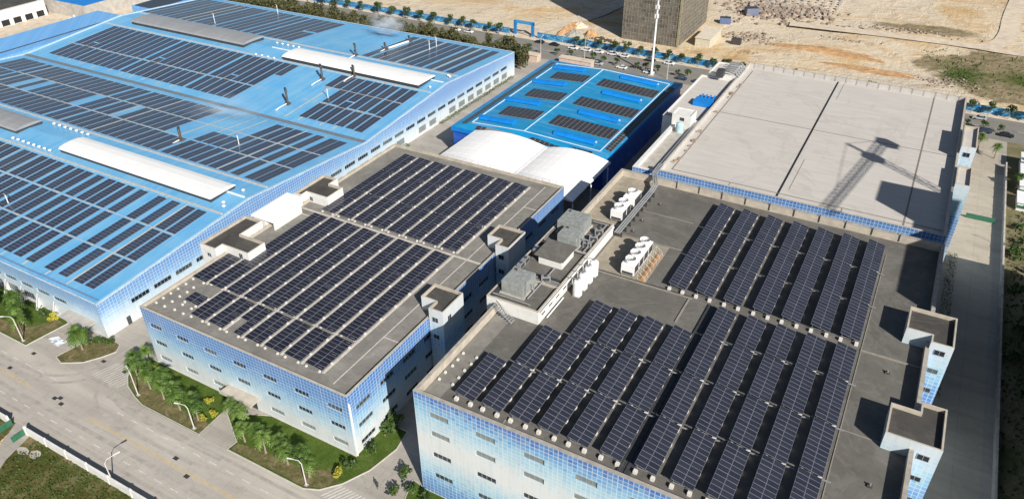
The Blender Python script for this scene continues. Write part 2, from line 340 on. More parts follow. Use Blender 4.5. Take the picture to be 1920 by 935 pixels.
# ------------------------------------------------------------------ ground sheets (kind = structure)
def sheet(name, pts, z, m, parent=None, kind='structure', label=None):
    return MB().poly([(p[0], p[1], z) for p in pts]).build(name, m, parent, kind=kind if not parent else None, label=label)
def rect(x0, x1, y0, y1): return [(x0,y0),(x1,y0),(x1,y1),(x0,y1)]
gb = MB()
N = 46
def hgt(x, y):
    if y < 316: return 0.0
    k = min(1, (y-316)/30)
    return k*.35*(1.1*math.sin(x*.031+y*.017) + .8*math.sin(x*.083-y*.061+1.3) + .5*math.sin(x*.19+y*.23) - .6) - .05*k
xs = [-2600, -1400, -800] + [-620 + 6.5*i for i in range(128)] + [240, 300, 420, 800, 1600, 2600]
ys = [-900, -200, 40, 200, 310] + [316 + 5*i for i in range(45)] + [560, 640, 800, 1200, 2000, 3200]
for j, y in enumerate(ys):
    for i, x in enumerate(xs):
        gb.v.append((x, y, hgt(x, y) - .02))
nx = len(xs)
for j in range(len(ys)-1):
    for i in range(nx-1):
        gb.f.append((j*nx+i, j*nx+i+1, (j+1)*nx+i+1, (j+1)*nx+i)); gb.m.append(0)
ground = gb.build('ground', M['dirt'], kind='structure')
for p in ground.data.polygons: p.use_smooth = True
sheet('yard_pavement', rect(-330, 31, 60.2, 284), .0, M['yard'])
road = sheet('main_road', rect(-420, 120, 45, 60.2), .004, M['road'])
x = -260.0
dash = MB().poly([(0,-.09,0),(2.0,-.09,0),(2.0,.09,0),(0,.09,0)]).mesh('lane_dash', M['markw'])
while x < -40:
    for y in (48.8, 56.6):
        if not (-146 < x < -128 and y > 50) : inst('lane_dash', dash, road, (x + rnd.uniform(-.1, .1) + (1.2 if y > 50 else 0), y, .008))
    x += 4.35
for x0, x1 in ((-260, -147), (-128, -40)):
    MB().poly([(x0,52.55,.008),(x1,52.55,.008),(x1,52.68,.008),(x0,52.68,.008)]).poly([(x0,52.84,.008),(x1,52.84,.008),(x1,52.97,.008),(x0,52.97,.008)]).build('centre_line', M['marky'], road)
zb = MB()
for i in range(13):
    zx = -74.2 + i*.75; zb = MB().poly([(zx,60.7,.008),(zx+.3,60.7,.008),(zx+2.2,64.2,.008),(zx+1.9,64.2,.008)]); zb.build('crossing_stripe', M['markw'], road)
zb = MB()
for i in range(11):
    MB().poly([(-138.5+i*.8,61.2,.008),(-138.2+i*.8,61.2,.008),(-136.6+i*.8,66.4,.008),(-136.9+i*.8,66.4,.008)]).build('crossing_stripe', M['markf'], road)
back_road = sheet('back_road', rect(-420, 160, 284, 304.2), .004, M['asph'])
for i in range(60):
    MB().poly([(-330+i*7,294.4,.008),(-327.5+i*7,294.4,.008),(-327.5+i*7,294.6,.008),(-330+i*7,294.6,.008)]).build('lane_dash', M['markw'], back_road)
sheet('back_pavement', rect(-420, 160, 304.2, 316), .0, M['track'])
sheet('side_road', rect(17.5, 28.6, 62, 284), .006, M['roadR'])
sheet('gate_path', [(-139.4,45.0),(-133.8,45.0),(-131.8,38.2),(-130.4,36),(-130.4,31),(-141.5,31),(-136.4,40)], .004, M['yard'])
sheet('scrub_lot', rect(31, 160, 40, 284), .0, M['scrub'])
sheet('delivery_yard', rect(-398, -326, 60.2, 270), .003, M['track'])
def ribbon(name, pts, wd, z, m):
    mb = MB(); P = [Vector((p[0], p[1], 0)) for p in pts]; L = []
    for i, p in enumerate(P):
        t = (P[min(i+1,len(P)-1)]-P[max(i-1,0)]).normalized(); n = Vector((-t.y, t.x, 0))*wd/2
        L.append((p+n, p-n))
    def sm(p): return (p.x, p.y, max(hgt(p.x, p.y), 0)+z)
    for i in range(len(P)-1): mb.quad(sm(L[i][0]), sm(L[i][1]), sm(L[i+1][1]), sm(L[i+1][0]))
    return mb.build(name, m, kind='structure')
def spline(pts, n=8):
    out = []
    for i in range(len(pts)-1):
        p0, p1, p2, p3 = pts[max(i-1,0)], pts[i], pts[i+1], pts[min(i+2,len(pts)-1)]
        for k in range(n):
            t = k/n
            out.append(tuple(.5*((2*p1[c])+(-p0[c]+p2[c])*t+(2*p0[c]-5*p1[c]+4*p2[c]-p3[c])*t*t+(-p0[c]+3*p1[c]-3*p2[c]+p3[c])*t**3) for c in (0,1)))
    return out + [pts[-1]]
for nm, pts, wd in (('dirt_track', [(-62,384),(-36,386),(-12,387.5),(5,388),(20,388.5),(27,398),(30,415),(31,440),(34,480),(40,540)], 8),
                    ('dirt_track', [(14,388),(30,386),(60,385),(110,388)], 7), ('dirt_track', [(-167,309),(-160,330),(-150,360),(-150,420),(-190,520)], 9)):
    ribbon(nm, spline(pts), wd, {8: .30, 7: .24, 9: .30}[wd], M['track'])

M['tyre'] = plain('rubbed_in_tyre_dust', (.36, .33, .295), .85, var=.2, scale=.5)
for i, (pts, wd) in enumerate([([(-175,53.6),(-150,54.2),(-141,57.2),(-137.2,62),(-136,70)], .7), ([(-175,55.4),(-151,56),(-143,58.6),(-139.6,63),(-138.5,70)], .7), ([(-100,54.6),(-124,54.8),(-132,57.5),(-134.6,63),(-135,70)], .8), ([(-96,57.8),(-122,57.6),(-128.5,59.4),(-133.2,62),(-137,68)], .6), ([(-190,50.2),(-140,50.4),(-100,50.6),(-60,50.4)], .9), ([(-190,46.9),(-140,47.3),(-100,47.1),(-60,47.2)], .7), ([(-130,58.6),(-100,58.5),(-60,58.7)], .7)]):
    rb_ = ribbon('tyre_mark', spline(pts), wd, .0056 + .0002*i, M['tyre'])
# lawns: kerbed beds with grass sheet
def bed(name, pts, m, label=None, kerb=True):
    root = MB().prism(pts, .0, .10, 0).build(name, m, kind='structure')
    k = MB(); n = len(pts)
    for i in range(n):
        a, b = Vector((*pts[i], 0)), Vector((*pts[(i+1)%n], 0)); t = (b-a).normalized(); nn = Vector((t.y, -t.x, 0))*.16
        k.prism([(a.x-t.x*.1, a.y-t.y*.1), (b.x+t.x*.1, b.y+t.y*.1), (b.x+nn.x, b.y+nn.y), (a.x+nn.x, a.y+nn.y)], 0.002, .15 + .0007*i)
    if kerb: k.build('kerb', M['kerb'], root)
    return root
LB1 = [(-131.5,71.0),(-133.4,68.6),(-132.6,66.4),(-131.2,64.6),(-128.6,62.6),(-124.8,61.2),(-121.2,60.3),(-104.6,60.3),(-105.4,70.9)][::-1]
LB2 = [(-104.2,67.2),(-96.7,62.6),(-96.9,60.4),(-78,60.4),(-75.2,61.6),(-72.4,64.7),(-70,69.5),(-68.7,76),(-69.5,80.5),(-74.2,80.5),(-74.2,70.8),(-95.8,70.8)]
LB0 = [(-240,60.3),(-160.1,60.3),(-159.0,70.0),(-164.2,70.9),(-240,70.9)]
LBI = [(-150.4,61.2),(-147.6,60.5),(-143.6,62.9),(-141.6,65.9),(-140.3,68.6),(-141.6,70.6),(-146,70.9),(-149.2,68.6)]
LBC = [(-60.0,66.2),(-40,64.5),(-20,63.5),(-20,70.9),(-58.6,70.9),(-61.6,71.5)]
bed('lawn', LB1, M['lawn']); bed('lawn', LB2, M['lawn']); bed('lawn', LB0, M['lawn']); bed('lawn', LBI, M['dryl']); bed('lawn', LBC, M['lawn'])
def blob(cx, cy, rx, ry, z, n=18, seed=1):
    q = random.Random(seed); return [(cx+rx*math.cos(2*math.pi*i/n)*q.uniform(.75,1.15), cy+ry*math.sin(2*math.pi*i/n)*q.uniform(.75,1.15)) for i in range(n)]
# worn dry soil strips along the road side of the beds
sheet('dry_strip', [(-131,64.9),(-128.4,63.0),(-124.6,61.7),(-121,60.7),(-104.9,60.7),(-105,63.4),(-112,63.2),(-118,63.9),(-124,64.8),(-128,67)], .104, M['dryl'])
sheet('dry_strip', [(-96.4,60.8),(-78,60.8),(-74.6,62.4),(-73.4,65),(-76,66.6),(-80,63.8),(-90,63.6),(-96.2,62.4)], .104, M['dryl'])
sheet('dry_strip', [(-200,60.7),(-160.5,60.7),(-159.6,69.2),(-163,69.8),(-164.5,65.5),(-170,63.5),(-200,62.5)], .104, M['dryl'])
sheet('field', [(-420,-60),(60,-60),(60,44.9),(-134.5,44.9),(-132.6,38.2),(-131.2,36),(-131.2,32),(-140.5,32),(-137.2,40),(-138.6,44.9),(-420,44.9)], .002, M['field'])
for i, (cx, cy, a, b) in enumerate([(-131,41.2,1.6,.8),(-128.2,41.8,1.4,.9),(-134,34.5,2,1.5)]):
    sheet('bare_patch', blob(cx, cy, a, b, 0, seed=i+40), .014, M['conc'])
# manholes
for i, (mx, my) in enumerate([(-156,59.5),(-156.1,54.1),(-133,65.3),(-140,65.3),(-138.9,53),(-137.9,53.6),(-136.2,52.6),(-103.9,54.1),(-98.7,52.1),(-64.1,67.1)]):
    where = ['beside the corner of the left lawn','in the left end of the main road','beside the striped turning','near the palm island kerb','upper left of the three covers in the road','upper right of the three covers in the road','lower of the three covers in the road','just above the yellow line','just below the yellow line','beside the standing person'][i]
    o = thing('manhole_cover', 'dark iron drain cover %s' % where, 'drain cover', (mx, my, .01), group='drain covers in the paving')
    MB().box(-.55, .55, -.38, .38, 0, .015).build('frame', M['iron'], o)
    g_ = MB()
    for k in range(5): g_.box(-.42, .42, -.3+k*.13, -.23+k*.13, .016, .024)
    g_.build('grating', M['dark'], o)

# ------------------------------------------------------------------ buildings
def wall_plane(mb, axis, c, u0, u1, z0, z1, openings, depth, m=0, sgn=-1):
    us = sorted({u0, u1, *[o[0] for o in openings], *[o[1] for o in openings]}); zs = sorted({z0, z1, *[o[2] for o in openings], *[o[3] for o in openings]})
    P = (lambda u, z, dd=0: (c+dd, u, z)) if axis == 'x' else (lambda u, z, dd=0: (u, c+dd, z))
    def hole(a, b): return any(o[0] <= a < o[1] and o[2] <= b < o[3] for o in openings)
    for i in range(len(us)-1):
        j = 0
        while j < len(zs)-1:
            if hole(us[i], zs[j]): j += 1; continue
            k = j
            while k+1 < len(zs)-1 and not hole(us[i], zs[k+1]): k += 1
            mb.quad(P(us[i], zs[j]), P(us[i+1], zs[j]), P(us[i+1], zs[k+1]), P(us[i], zs[k+1]), m); j = k+1
    dd = -sgn*depth
    for a, b, e, f in openings:
        mb.quad(P(a,e), P(b,e), P(b,e,dd), P(a,e,dd), m); mb.quad(P(a,f), P(b,f), P(b,f,dd), P(a,f,dd), m)
        mb.quad(P(a,e), P(a,f), P(a,f,dd), P(a,e,dd), m); mb.quad(P(b,e), P(b,f), P(b,f,dd), P(b,e,dd), m)
WCACHE = {}
def window(parent, axis, c, op, n=4, pale=False, sgn=-1, depth=.28, loc0=(0,0,0)):
    wd, hg = round(op[1]-op[0], 2), round(op[3]-op[2], 2); key = (wd, hg, n, pale)
    if key not in WCACHE:
        f = MB(); t = .07
        f.box(0, wd, -.05, .05, 0, t); f.box(0, wd, -.05, .05, hg-t, hg)
        for k in range(n+1):
            cx = min(max(k*wd/n, t/2), wd-t/2); f.box(cx-t/2, cx+t/2, -.047, .047, t, hg-t)
        p = MB()
        for k in range(n): p.quad((k*wd/n, 0, .02), ((k+1)*wd/n, 0, .02), ((k+1)*wd/n, 0, hg-.02), (k*wd/n, 0, hg-.02))
        WCACHE[key] = (f.mesh('window', M['frame']), p.mesh('pane', M['glasspale'] if pale else M['glassdark']))
    fm, pm = WCACHE[key]; ins = -sgn*(depth-.06)
    if axis == 'y': o = inst('window', fm, parent, (op[0], c+ins, op[2]))
    else: o = inst('window', fm, parent, (c+ins, op[0], op[2]), (0, 0, math.pi/2))
    inst('pane', pm, o)
    return o
def block(name, label, cat, x0, x1, y0, y1, zt, zr, wallm, deckm, front=(), right=(), par=.35, capm='cap', inner='beige', z0=0.0, pales=(), group=None, npane=4, far_in=None):
    root = thing(name, label, cat, (0, 0, 0), group=group)
    mb = MB()
    wall_plane(mb, 'y', y0, x0, x1, z0, zt, list(front), .28, 0, -1); wall_plane(mb, 'x', x1, y0, y1, z0, zt, list(right), .28, 0, 1)
    mb.quad((x0,y1,z0),(x1,y1,z0),(x1,y1,zt),(x0,y1,zt)); mb.quad((x0,y0,z0),(x0,y1,z0),(x0,y1,zt),(x0,y0,zt))
    mb.build('wall', M[wallm], root)
    MB().quad((x0+par,y0+par,zr),(x1-par,y0+par,zr),(x1-par,y1-par,zr),(x0+par,y1-par,zr)).build('roof', M[deckm], root)
    p = MB()
    p.quad((x0+par,y0+par,zr),(x1-par,y0+par,zr),(x1-par,y0+par,zt),(x0+par,y0+par,zt)).quad((x0+par,y1-par,zr),(x1-par,y1-par,zr),(x1-par,y1-par,zt),(x0+par,y1-par,zt))
    p.quad((x0+par,y0+par,zr),(x0+par,y1-par,zr),(x0+par,y1-par,zt),(x0+par,y0+par,zt)).quad((x1-par,y0+par,zr),(x1-par,y1-par,zr),(x1-par,y1-par,zt),(x1-par,y0+par,zt))
    p.build('parapet', M[inner], root)
    c = MB(); e = .04; h = zt+.06
    c.box(x0-e, x1+e, y0-e, y0+par+e, zt+.001, h); c.box(x0-e, x1+e, y1-par-e, y1+e, zt+.001, h)
    c.box(x0-e, x0+par+e, y0+par+e, y1-par-e, zt+.001, h); c.box(x1-par-e, x1+e, y0+par+e, y1-par-e, zt+.001, h)
    c.build('coping', M[capm], root)
    for o in front: window(root, 'y', y0, o, npane, (round(o[0],1), round(o[2],1)) in pales or (None, round(o[2],1)) in pales)
    for o in right: window(root, 'x', x1, o, npane, False, 1)
    return root
# --- B: middle office block
fB = [(-127.7+8.03*i, -124.1+8.03*i, z, z+1.25) for i in range(7) for z in (10.35, 5.85, 1.6) if not (z < 2 and i == 3)]
rB = [(73+7.2*i, 77.2+7.2*i, z, z+1.25) for i in range(12) for z in (10.0, 5.45, 1.1)]
bB = block('office_building', 'blue and white tiled three-storey block in the centre with grey roof of solar rows', 'building', -129.2, -74.3, 71, 159.5, 15.3, 14.6, 'mosB', 'deckB', fB, rB, pales={(None, 1.6)}, capm='beige')
rl = MB()
for i in range(28):
    x = -128.6 + i*2; rl.bar((x,159.3,15.3),(x,159.3,16.3),.06)
rl.bar((-128.8,159.3,16.3),(-74.6,159.3,16.3),.06); rl.bar((-128.8,159.3,15.8),(-74.6,159.3,15.8),.05)
rl.build('railing', M['grey'], bB)
cn = MB().box(-106.8, -98.2, 68.6, 70.98, 3.3, 3.6).box(-106.9, -98.1, 68.45, 68.6, 3.15, 3.75); cn.build('entrance_canopy', M['beige'], bB)
MB().box(-105.5,-99.5,70.9,70.985,.05,3.0).build('door', M['glassdark'], bB)
MB().box(-74.3,-74.0,71.02,71.3,0,13.4).build('downpipe', M['white2'], bB)
st = Pieces()
for y in (118.95,): st.box(-128.8,-74.7,y-.25,y+.25,14.602,14.75)
st.box(-79.2,-79.0,73,158,14.602,14.68); st.box(-79,-74.7,88.0,88.2,14.602,14.68); st.box(-79,-74.7,146,146.2,14.602,14.68); st.box(-128.8,-123.5,116.6,116.8,14.602,14.67)
st.build('roof_upstand', M['strip'], bB)
# --- C: front right workshop
fC = [(-56.1+8.8*i, -52.4+8.8*i, z, z+1.3) for i in range(8) for z in (19.3, 14.95, 9.85, 4.55)]
bC = block('workshop_building', 'large tiled four-storey block at the front right with dark roof and steep solar rows', 'building', -59.0, 13.6, 71, 160.2, 24.0, 22.3, 'mosC', 'deckC', fC, [], par=.6, capm='cap', pales={(None, 19.3), (None, 14.9)} | {(None, 14.95)})
st = Pieces()
st.box(-50,-27.4,118.75,119.0,22.302,22.5); st.box(-28.0,-27.7,110.5,118.6,22.302,22.5); st.box(-48.5,-33,134.2,134.4,22.302,22.38); st.box(-48,-36,146.0,146.2,22.302,22.36)
st.box(3.3,13,118.4,118.7,22.302,22.5); st.box(3.35,3.5,74,153,22.302,22.42); st.box(3.5,13,97.4,97.55,22.302,22.36); st.box(-43.4,-43.2,72,74.4,22.302,22.4)
st.build('roof_upstand', plain('dull_upstand', (.26,.24,.21), .85), bC)
MB().quad((-23.55,72.0,22.307),(-21.9,72.0,22.307),(-21.9,118.6,22.307),(-23.55,118.6,22.307)).build('dark_strip', M['dark'], bC)  # flat dark strip laid on the deck where a dark trench runs
st = Pieces(); st.box(-23.95,-23.6,72.0,118.6,22.302,22.6); st.box(-22.9,-22.75,72.0,118.6,22.302,22.45); st.box(-50,-27.5,119.02,119.6,22.302,22.34); st.build('roof_joint', M['dark'], bC)
M['screed'] = roofdeck('pale_beige_screed', (.34, .30, .235), (.17, .155, .13), (.44, .39, .31), .3)
MB().quad((-58.3,133.2,22.304),(-49.6,133.2,22.304),(-48.9,159.4,22.304),(-58.3,159.4,22.304)).quad((-49.3,119.2,22.304),(-37.2,119.2,22.304),(-37.2,134.0,22.304),(-49.3,134.0,22.304)).build('pale_screed', M['screed'], bC)
MB().quad((-58.3,71.7,22.303),(-55.2,71.7,22.303),(-55.0,96.6,22.303),(-58.3,96.6,22.303)).build('worn_edge', M['deckB'], bC)
rl = MB()
for i in range(11): rl.box(-50+i*5.5, -49.85+i*5.5, 159.42, 159.58, 22.6, 24.6)
rl.build('wall_strut', M['dark'], bC)
# --- D: big pale roof hall
bD = block('pale_roof_hall', 'hall at the back right with a broad empty pale grey roof', 'building', -51.0, 13.6, 163.8, 251.5, 24.0, 22.5, 'mosD', 'deckD', (), (), par=.4, capm='beige', inner='beigeD')
st = Pieces(); st.box(-22.75,-22.25,164.3,251,22.502,22.54); st.build('expansion_joint', M['black'], bD)
st = Pieces(); st.box(5.0,5.35,164.3,251,22.502,22.55); st.box(-48.9,-22.9,209.8,210.05,22.502,22.55); st.box(-22.1,13,209.8,210.05,22.502,22.545); st.box(-48.9,13,168.6,168.85,22.502,22.56); st.box(-48.9,-48.65,168.85,248,22.502,22.56); st.box(-20.7,-20.55,172,190,22.502,22.53); st.box(-20.6,-20.45,236,250,22.502,22.53); st.box(-34,-33.8,164.3,168.6,22.502,22.55); st.box(-8,-7.8,164.3,168.6,22.502,22.55)
st.build('roof_joint', plain('brown_joint_sealant', (.20,.175,.155), .8), bD)
rl = MB()
for i in range(20): rl.bar((-49+i*3.2,250.9,22.6),(-49+i*3.2,250.9,25.2),.09)
rl.bar((-49.5,250.9,25.1),(13,250.9,25.1),.08); rl.build('railing', M['grey'], bD)
db = MB(); q = random.Random(5)
for i in range(16):
    x, y = -50.4+q.random()*1.4, 172+q.random()*70; db.box(x, x+q.uniform(.3,1.0), y, y+q.uniform(.4,1.6), 22.503, 22.5+q.uniform(.15,.6))
db.build('roof_debris', M['rubble'], bD, kind='stuff')
wl = block('low_wing', 'narrow white-walled wing with sandy roof left of the pale hall', 'building', -57.6, -51.2, 164.0, 199.0, 23.2, 22.2, 'mosD', 'conc', (), (), par=.9, capm='white', inner='white')
wh = block('white_wing', 'white flat-roofed wing with stepped edge between blue hall and pale hall', 'building', -62.2, -51.2, 199.1, 236.0, 22.9, 22.5, 'white', 'deckD', (), (), par=.3, capm='white', inner='white')
wx = block('white_annexe', 'small white roof block behind the blue unit beside the back road', 'building', -60.0, -51.3, 236.1, 247.0, 24.2, 23.8, 'white', 'deckD', (), (), par=.3, capm='white', inner='white')
hs = block('roof_hut', 'small pale roof hut with one dark window beside a pale blue tank', 'roof hut', -58.0, -52.6, 194.4, 199.6, 26.0, 25.8, 'white', 'white', [(-55.9,-54.5,24.2,25.3)], (), z0=22.2, par=.2, capm='white', inner='white', npane=1)
# --- annexe between B and C
an = block('plant_annexe', 'white plant annexe with grey roof standing between the two solar roofs', 'building', -60.8, -49.8, 97.6, 133, 25.2, 24.6, 'white', 'deckC', (), (), par=.3, capm='beige', inner='deckC')
vt = MB()
for k in range(5): vt.box(-49.8,-49.74,99+k*3.0,100.3+k*3.0,23.6,24.0)
vt.build('louvre', M['dark'], an)
st = MB(); st.bar((-58.6,97.5,24.9),(-54.2,96.6,22.4),.12); st.bar((-58.6,96.4,24.9),(-54.2,95.5,22.4),.12)
for k in range(10): st.box(-58.6+k*.45,-58.25+k*.45,95.9-k*.07,97.1-k*.07,24.6-k*.24,24.66-k*.24)
st.build('stair_flight', M['grey'], an)
sr = thing('plant_shed', 'dark flat shed roof on white walls between the roof tanks', 'roof hut')
MB().box(-58.3,-51.9,112.1,118.6,26.7,26.9).build('roof', M['deckC'], sr); MB().box(-57.6,-52.4,112.7,118.2,24.6,26.69).build('wall', M['white'], sr)

# stair heads and towers
def stairhead(label, pts, zt, z0, wallm, group, wins=(), low=None, lowm='mosT'):
    root = thing('stair_tower', label, 'stair tower', group=group)
    zw = zt if low is None else zt
    MB().prism(pts, z0, zt, 0, top=False).build('wall', M[wallm], root)
    n = len(pts); cx = sum(p[0] for p in pts)/n; cy = sum(p[1] for p in pts)/n
    A = 0
    for i in range(n): A += pts[i][0]*pts[(i+1)%n][1]-pts[(i+1)%n][0]*pts[i][1]
    s = 1 if A > 0 else -1; ins = []
    for i in range(n):
        a, b, c = Vector((*pts[i-1],0)), Vector((*pts[i],0)), Vector((*pts[(i+1)%n],0))
        t1, t2 = (b-a).normalized(), (c-b).normalized(); n1, n2 = Vector((-t1.y,t1.x,0))*s, Vector((-t2.y,t2.x,0))*s
        ins.append((b.x+(n1.x+n2.x)*.28, b.y+(n1.y+n2.y)*.28))
    MB().poly([(p[0],p[1],zt-.7) for p in ins]).build('roof', M['deckS'], root)
    pr = MB()
    for i in range(n):
        a, b, ia, ib = pts[i], pts[(i+1)%n], ins[i], ins[(i+1)%n]
        pr.quad((*a,zt),(*b,zt),(*ib,zt),(*ia,zt)); pr.quad((*ia,zt),(*ib,zt),(*ib,zt-.7),(*ia,zt-.7))
    pr.build('parapet', M['beige'], root)
    for ax, c, o, sg in wins:
        # window set proud on the wall inside a raised frame
        wo = window(root, ax, c, o, 2, False, sg, depth=.02)
    return root
TG = 'stair towers on the roof edges'
def ell(x0, x1, y0, y1, nx0, nx1, ny): return [(x0,y0+ny),(nx0,y0+ny),(nx0,y0),(x1,y0),(x1,y1),(x0,y1)]
stairhead('white stair tower with brown roof, nearer of two on the office right edge', ell(-77.6,-70.6,96.6,104.2,-74.0,0,2.6), 18, 0, 'mosU', TG, [('x',-70.6,(98.2,99.4,14.8,16),1),('y',96.6,(-73.2,-71.8,14.9,16.1),-1),('y',96.6,(-73.2,-71.8,10.6,11.7),-1)])
stairhead('white stair tower with brown roof, farther of two on the office right edge', ell(-77.6,-70.6,123.2,131.2,-74.0,0,2.6), 18, 0, 'mosU', TG, [('y',123.2,(-73.2,-71.8,14.4,15.6),-1),('y',123.2,(-73.2,-71.8,10.4,11.6),-1)])
MB_pts = [(-134.6,92.2),(-129.6,92.2),(-129.6,94.4),(-121.6,94.4),(-121.6,99.6),(-129.2,99.6),(-129.2,106.4),(-134.6,106.4)]
stairhead('white stair room with brown L-shaped roof, nearer on the office left edge', MB_pts, 17.2, 0, 'white', TG, [('y',94.4,(-124.6,-123.5,15,16.4),-1),('y',92.2,(-132.6,-131.4,14.4,15.4),-1)])
MB_pts = [(-131.8,120.4),(-129.4,120.4),(-129.4,122.4),(-122.6,122.4),(-122.6,128.4),(-127,128.4),(-127,131.6),(-131.8,131.6)]
stairhead('white stair room with brown roof, farther on the office left edge', MB_pts, 17.4, 0, 'white', TG, [('y',122.4,(-128.6,-127.6,15,16.2),-1)])
wc = thing('link_canopy', 'bright white flat canopy between the two stair rooms on the office left edge', 'canopy')
MB().prism([(-133.4,107.0),(-126.0,107.0),(-126.0,117.2),(-128,119.6),(-133.4,119.6)], 17.0, 17.4).build('roof', M['membrane'], wc); MB().box(-133,-129.3,107.4,119,14,16.99).box(-126.9,-126.5,107.6,117,14.6,16.99).build('wall', M['white'], wc)
stairhead('white stair tower with grey roof, nearest the bottom right corner', [(9.3,96.5),(17.1,96.5),(17.1,106),(13.5,106),(13.5,103.6),(9.3,103.6)], 25.6, 0, 'mosT', TG, [('y',96.5,(14.2,15.9,22.6,23.7),-1),('y',96.5,(14.2,15.9,18.2,19.2),-1),('y',96.5,(14.2,15.9,13.6,14.6),-1)])
stairhead('white stair tower with grey roof, further up the right-hand roof edge', [(9.4,124.5),(13.5,124.5),(13.5,122.4),(17.1,122.4),(17.1,131.6),(9.4,131.6)], 25.6, 0, 'mosT', TG, [('y',122.4,(14.4,16.1,23.2,24.3),-1),('y',122.4,(14.4,16.1,19.2,20.2),-1),('y',122.4,(14.4,16.1,14.8,15.8),-1)])
stairhead('pale stair tower on the right side of the pale hall, nearer one', [(13.65,188.6),(16.9,188.6),(16.9,199.5),(13.65,199.5)], 25.0, 0, 'mosT', TG, [])
stairhead('pale stair tower on the right side of the pale hall, farther one', [(13.65,209),(17.1,209),(17.1,223.5),(13.65,223.5)], 26.2, 0, 'mosT', TG, [('y',209,(14.5,16.1,23.4,24.6),-1),('y',209,(14.4,16,19.0,20.2),-1)])
for o in [o for o in COL.objects if o.name.startswith('roof') and o.parent and 'pale stair' in o.parent.get('label', '')]: o.data.materials[0] = M['deckD']

# ------------------------------------------------------------------ A: blue factory
AX0, AX1 = -322.5, -146.0
PROF = [(71, 9.1), (118, 12.9), (166.5, 8.9), (213, 12.6), (261.5, 9.2)]
def za(y):
    for (a, p), (b, q) in zip(PROF, PROF[1:]):
        if y <= b: return p + (q-p)*(y-a)/(b-a)
    return PROF[-1][1]
bA = thing('factory_building', 'long blue-roofed factory on the left covered with strips of solar panels', 'building')
rf = MB(); ov = .35
for (a, p), (b, q) in zip(PROF, PROF[1:]): rf.quad((AX0,a,p),(AX1,a,p),(AX1,b,q),(AX0,b,q))
rf.build('roof', M['blueA'], bA)
fA = [(-182.2-6.35*i+19.05, -177.4-6.35*i+19.05, 4.75, 5.95) for i in range(14)] + [(-176.5-6.35*i, -172.0-6.35*i, .9, 3.2) for i in range(11)]
rA = [(78.9+6.35*i, 83.9+6.35*i, 4.5, 5.75) for i in range(28)] + [(143.0+6.35*i, 147.4+6.35*i, .9, 3.1) for i in range(18) if i not in (7, 10)]
mb = MB()
wall_plane(mb, 'y', 71, AX0, AX1, 0, 9.4, fA, .28, 0, -1); wall_plane(mb, 'x', AX1, 71, 261.5, 0, 8.7, rA, .28, 0, 1)
mb.poly([(AX1,71,8.7)] + [(AX1,261.5,8.7)] + [(AX1,y,z+.3) for y, z in PROF[::-1]]); mb.quad((AX0,261.5,0),(AX1,261.5,0),(AX1,261.5,9.4),(AX0,261.5,9.4))
mb.poly([(AX0,71,0),(AX0,261.5,0)] + [(AX0,y,z+.3) for y, z in PROF[::-1]])
mb.build('wall', M['mosA'], bA)
for o in fA: window(bA, 'y', 71, o, 5)
for o in rA: window(bA, 'x', AX1, o, 5, o[2] < 2, 1)
pp = MB()
for (a, p), (b, q) in zip(PROF, PROF[1:]):
    for X0, X1 in ((AX1-.5, AX1+.03), (AX0-.03, AX0+.9)):
        pp.quad((X0,a,p+.34),(X1,a,p+.34),(X1,b,q+.34),(X0,b,q+.34)); pp.quad((X0,a,p),(X0,b,q),(X0,b,q+.34),(X0,a,p+.34)); pp.quad((X1,a,p),(X1,b,q),(X1,b,q+.34),(X1,a,p+.34))
pp.box(AX0,AX1,70.97,71.4,9.401,9.5); pp.box(AX0,AX1,261.2,261.6,9.401,9.55)
pp.build('verge_trim', plain('pale_blue_verge', (.42, .56, .68), .5, var=.2), bA)
MB().box(AX0+1,AX1-1,165.6,167.4,8.75,9.05).build('valley_gutter', plain('grey_gutter', (.16, .19, .22), .6, var=.2), bA)
rdg = Pieces()
for yy, x0, x1 in ((109.6, AX0+2, AX1-1.5), (125.6, AX0+2, AX1-1.5), (204.3, AX0+2, AX1-1.5), (221.8, AX0+2, AX1-1.5)): rdg.box(x0, x1, yy-.25, yy+.25, za(yy)-.02, za(yy)+.28)
for yy, x0, x1 in ((85.75, -300, -151), (97.5, -300, -151), (138.6, -300, -197), (138.6, -178, -151), (150.6, -300, -151), (182.8, -318, -205), (181.9, -186, -152), (193, -186, -152)): rdg.box(x0, x1, yy-.09, yy+.09, za(yy)+.12, za(yy)+.24)
rdg.build('walkway_rail', plain('beige_walkway', (.46, .44, .40), .7), bA)
rd = MB().box(-212, AX1-2, 117.7, 118.2, 12.86, 13.1).box(-230, AX1-2, 212.8, 213.2, 12.56, 12.8); rd.build('ridge_cap', M['white2'], bA)
MB().box(AX0+1,AX1-1,72.2,72.5,9.25,9.55).build('edge_pipe', plain('blue_grey_pipe', (.16, .26, .42), .5), bA)
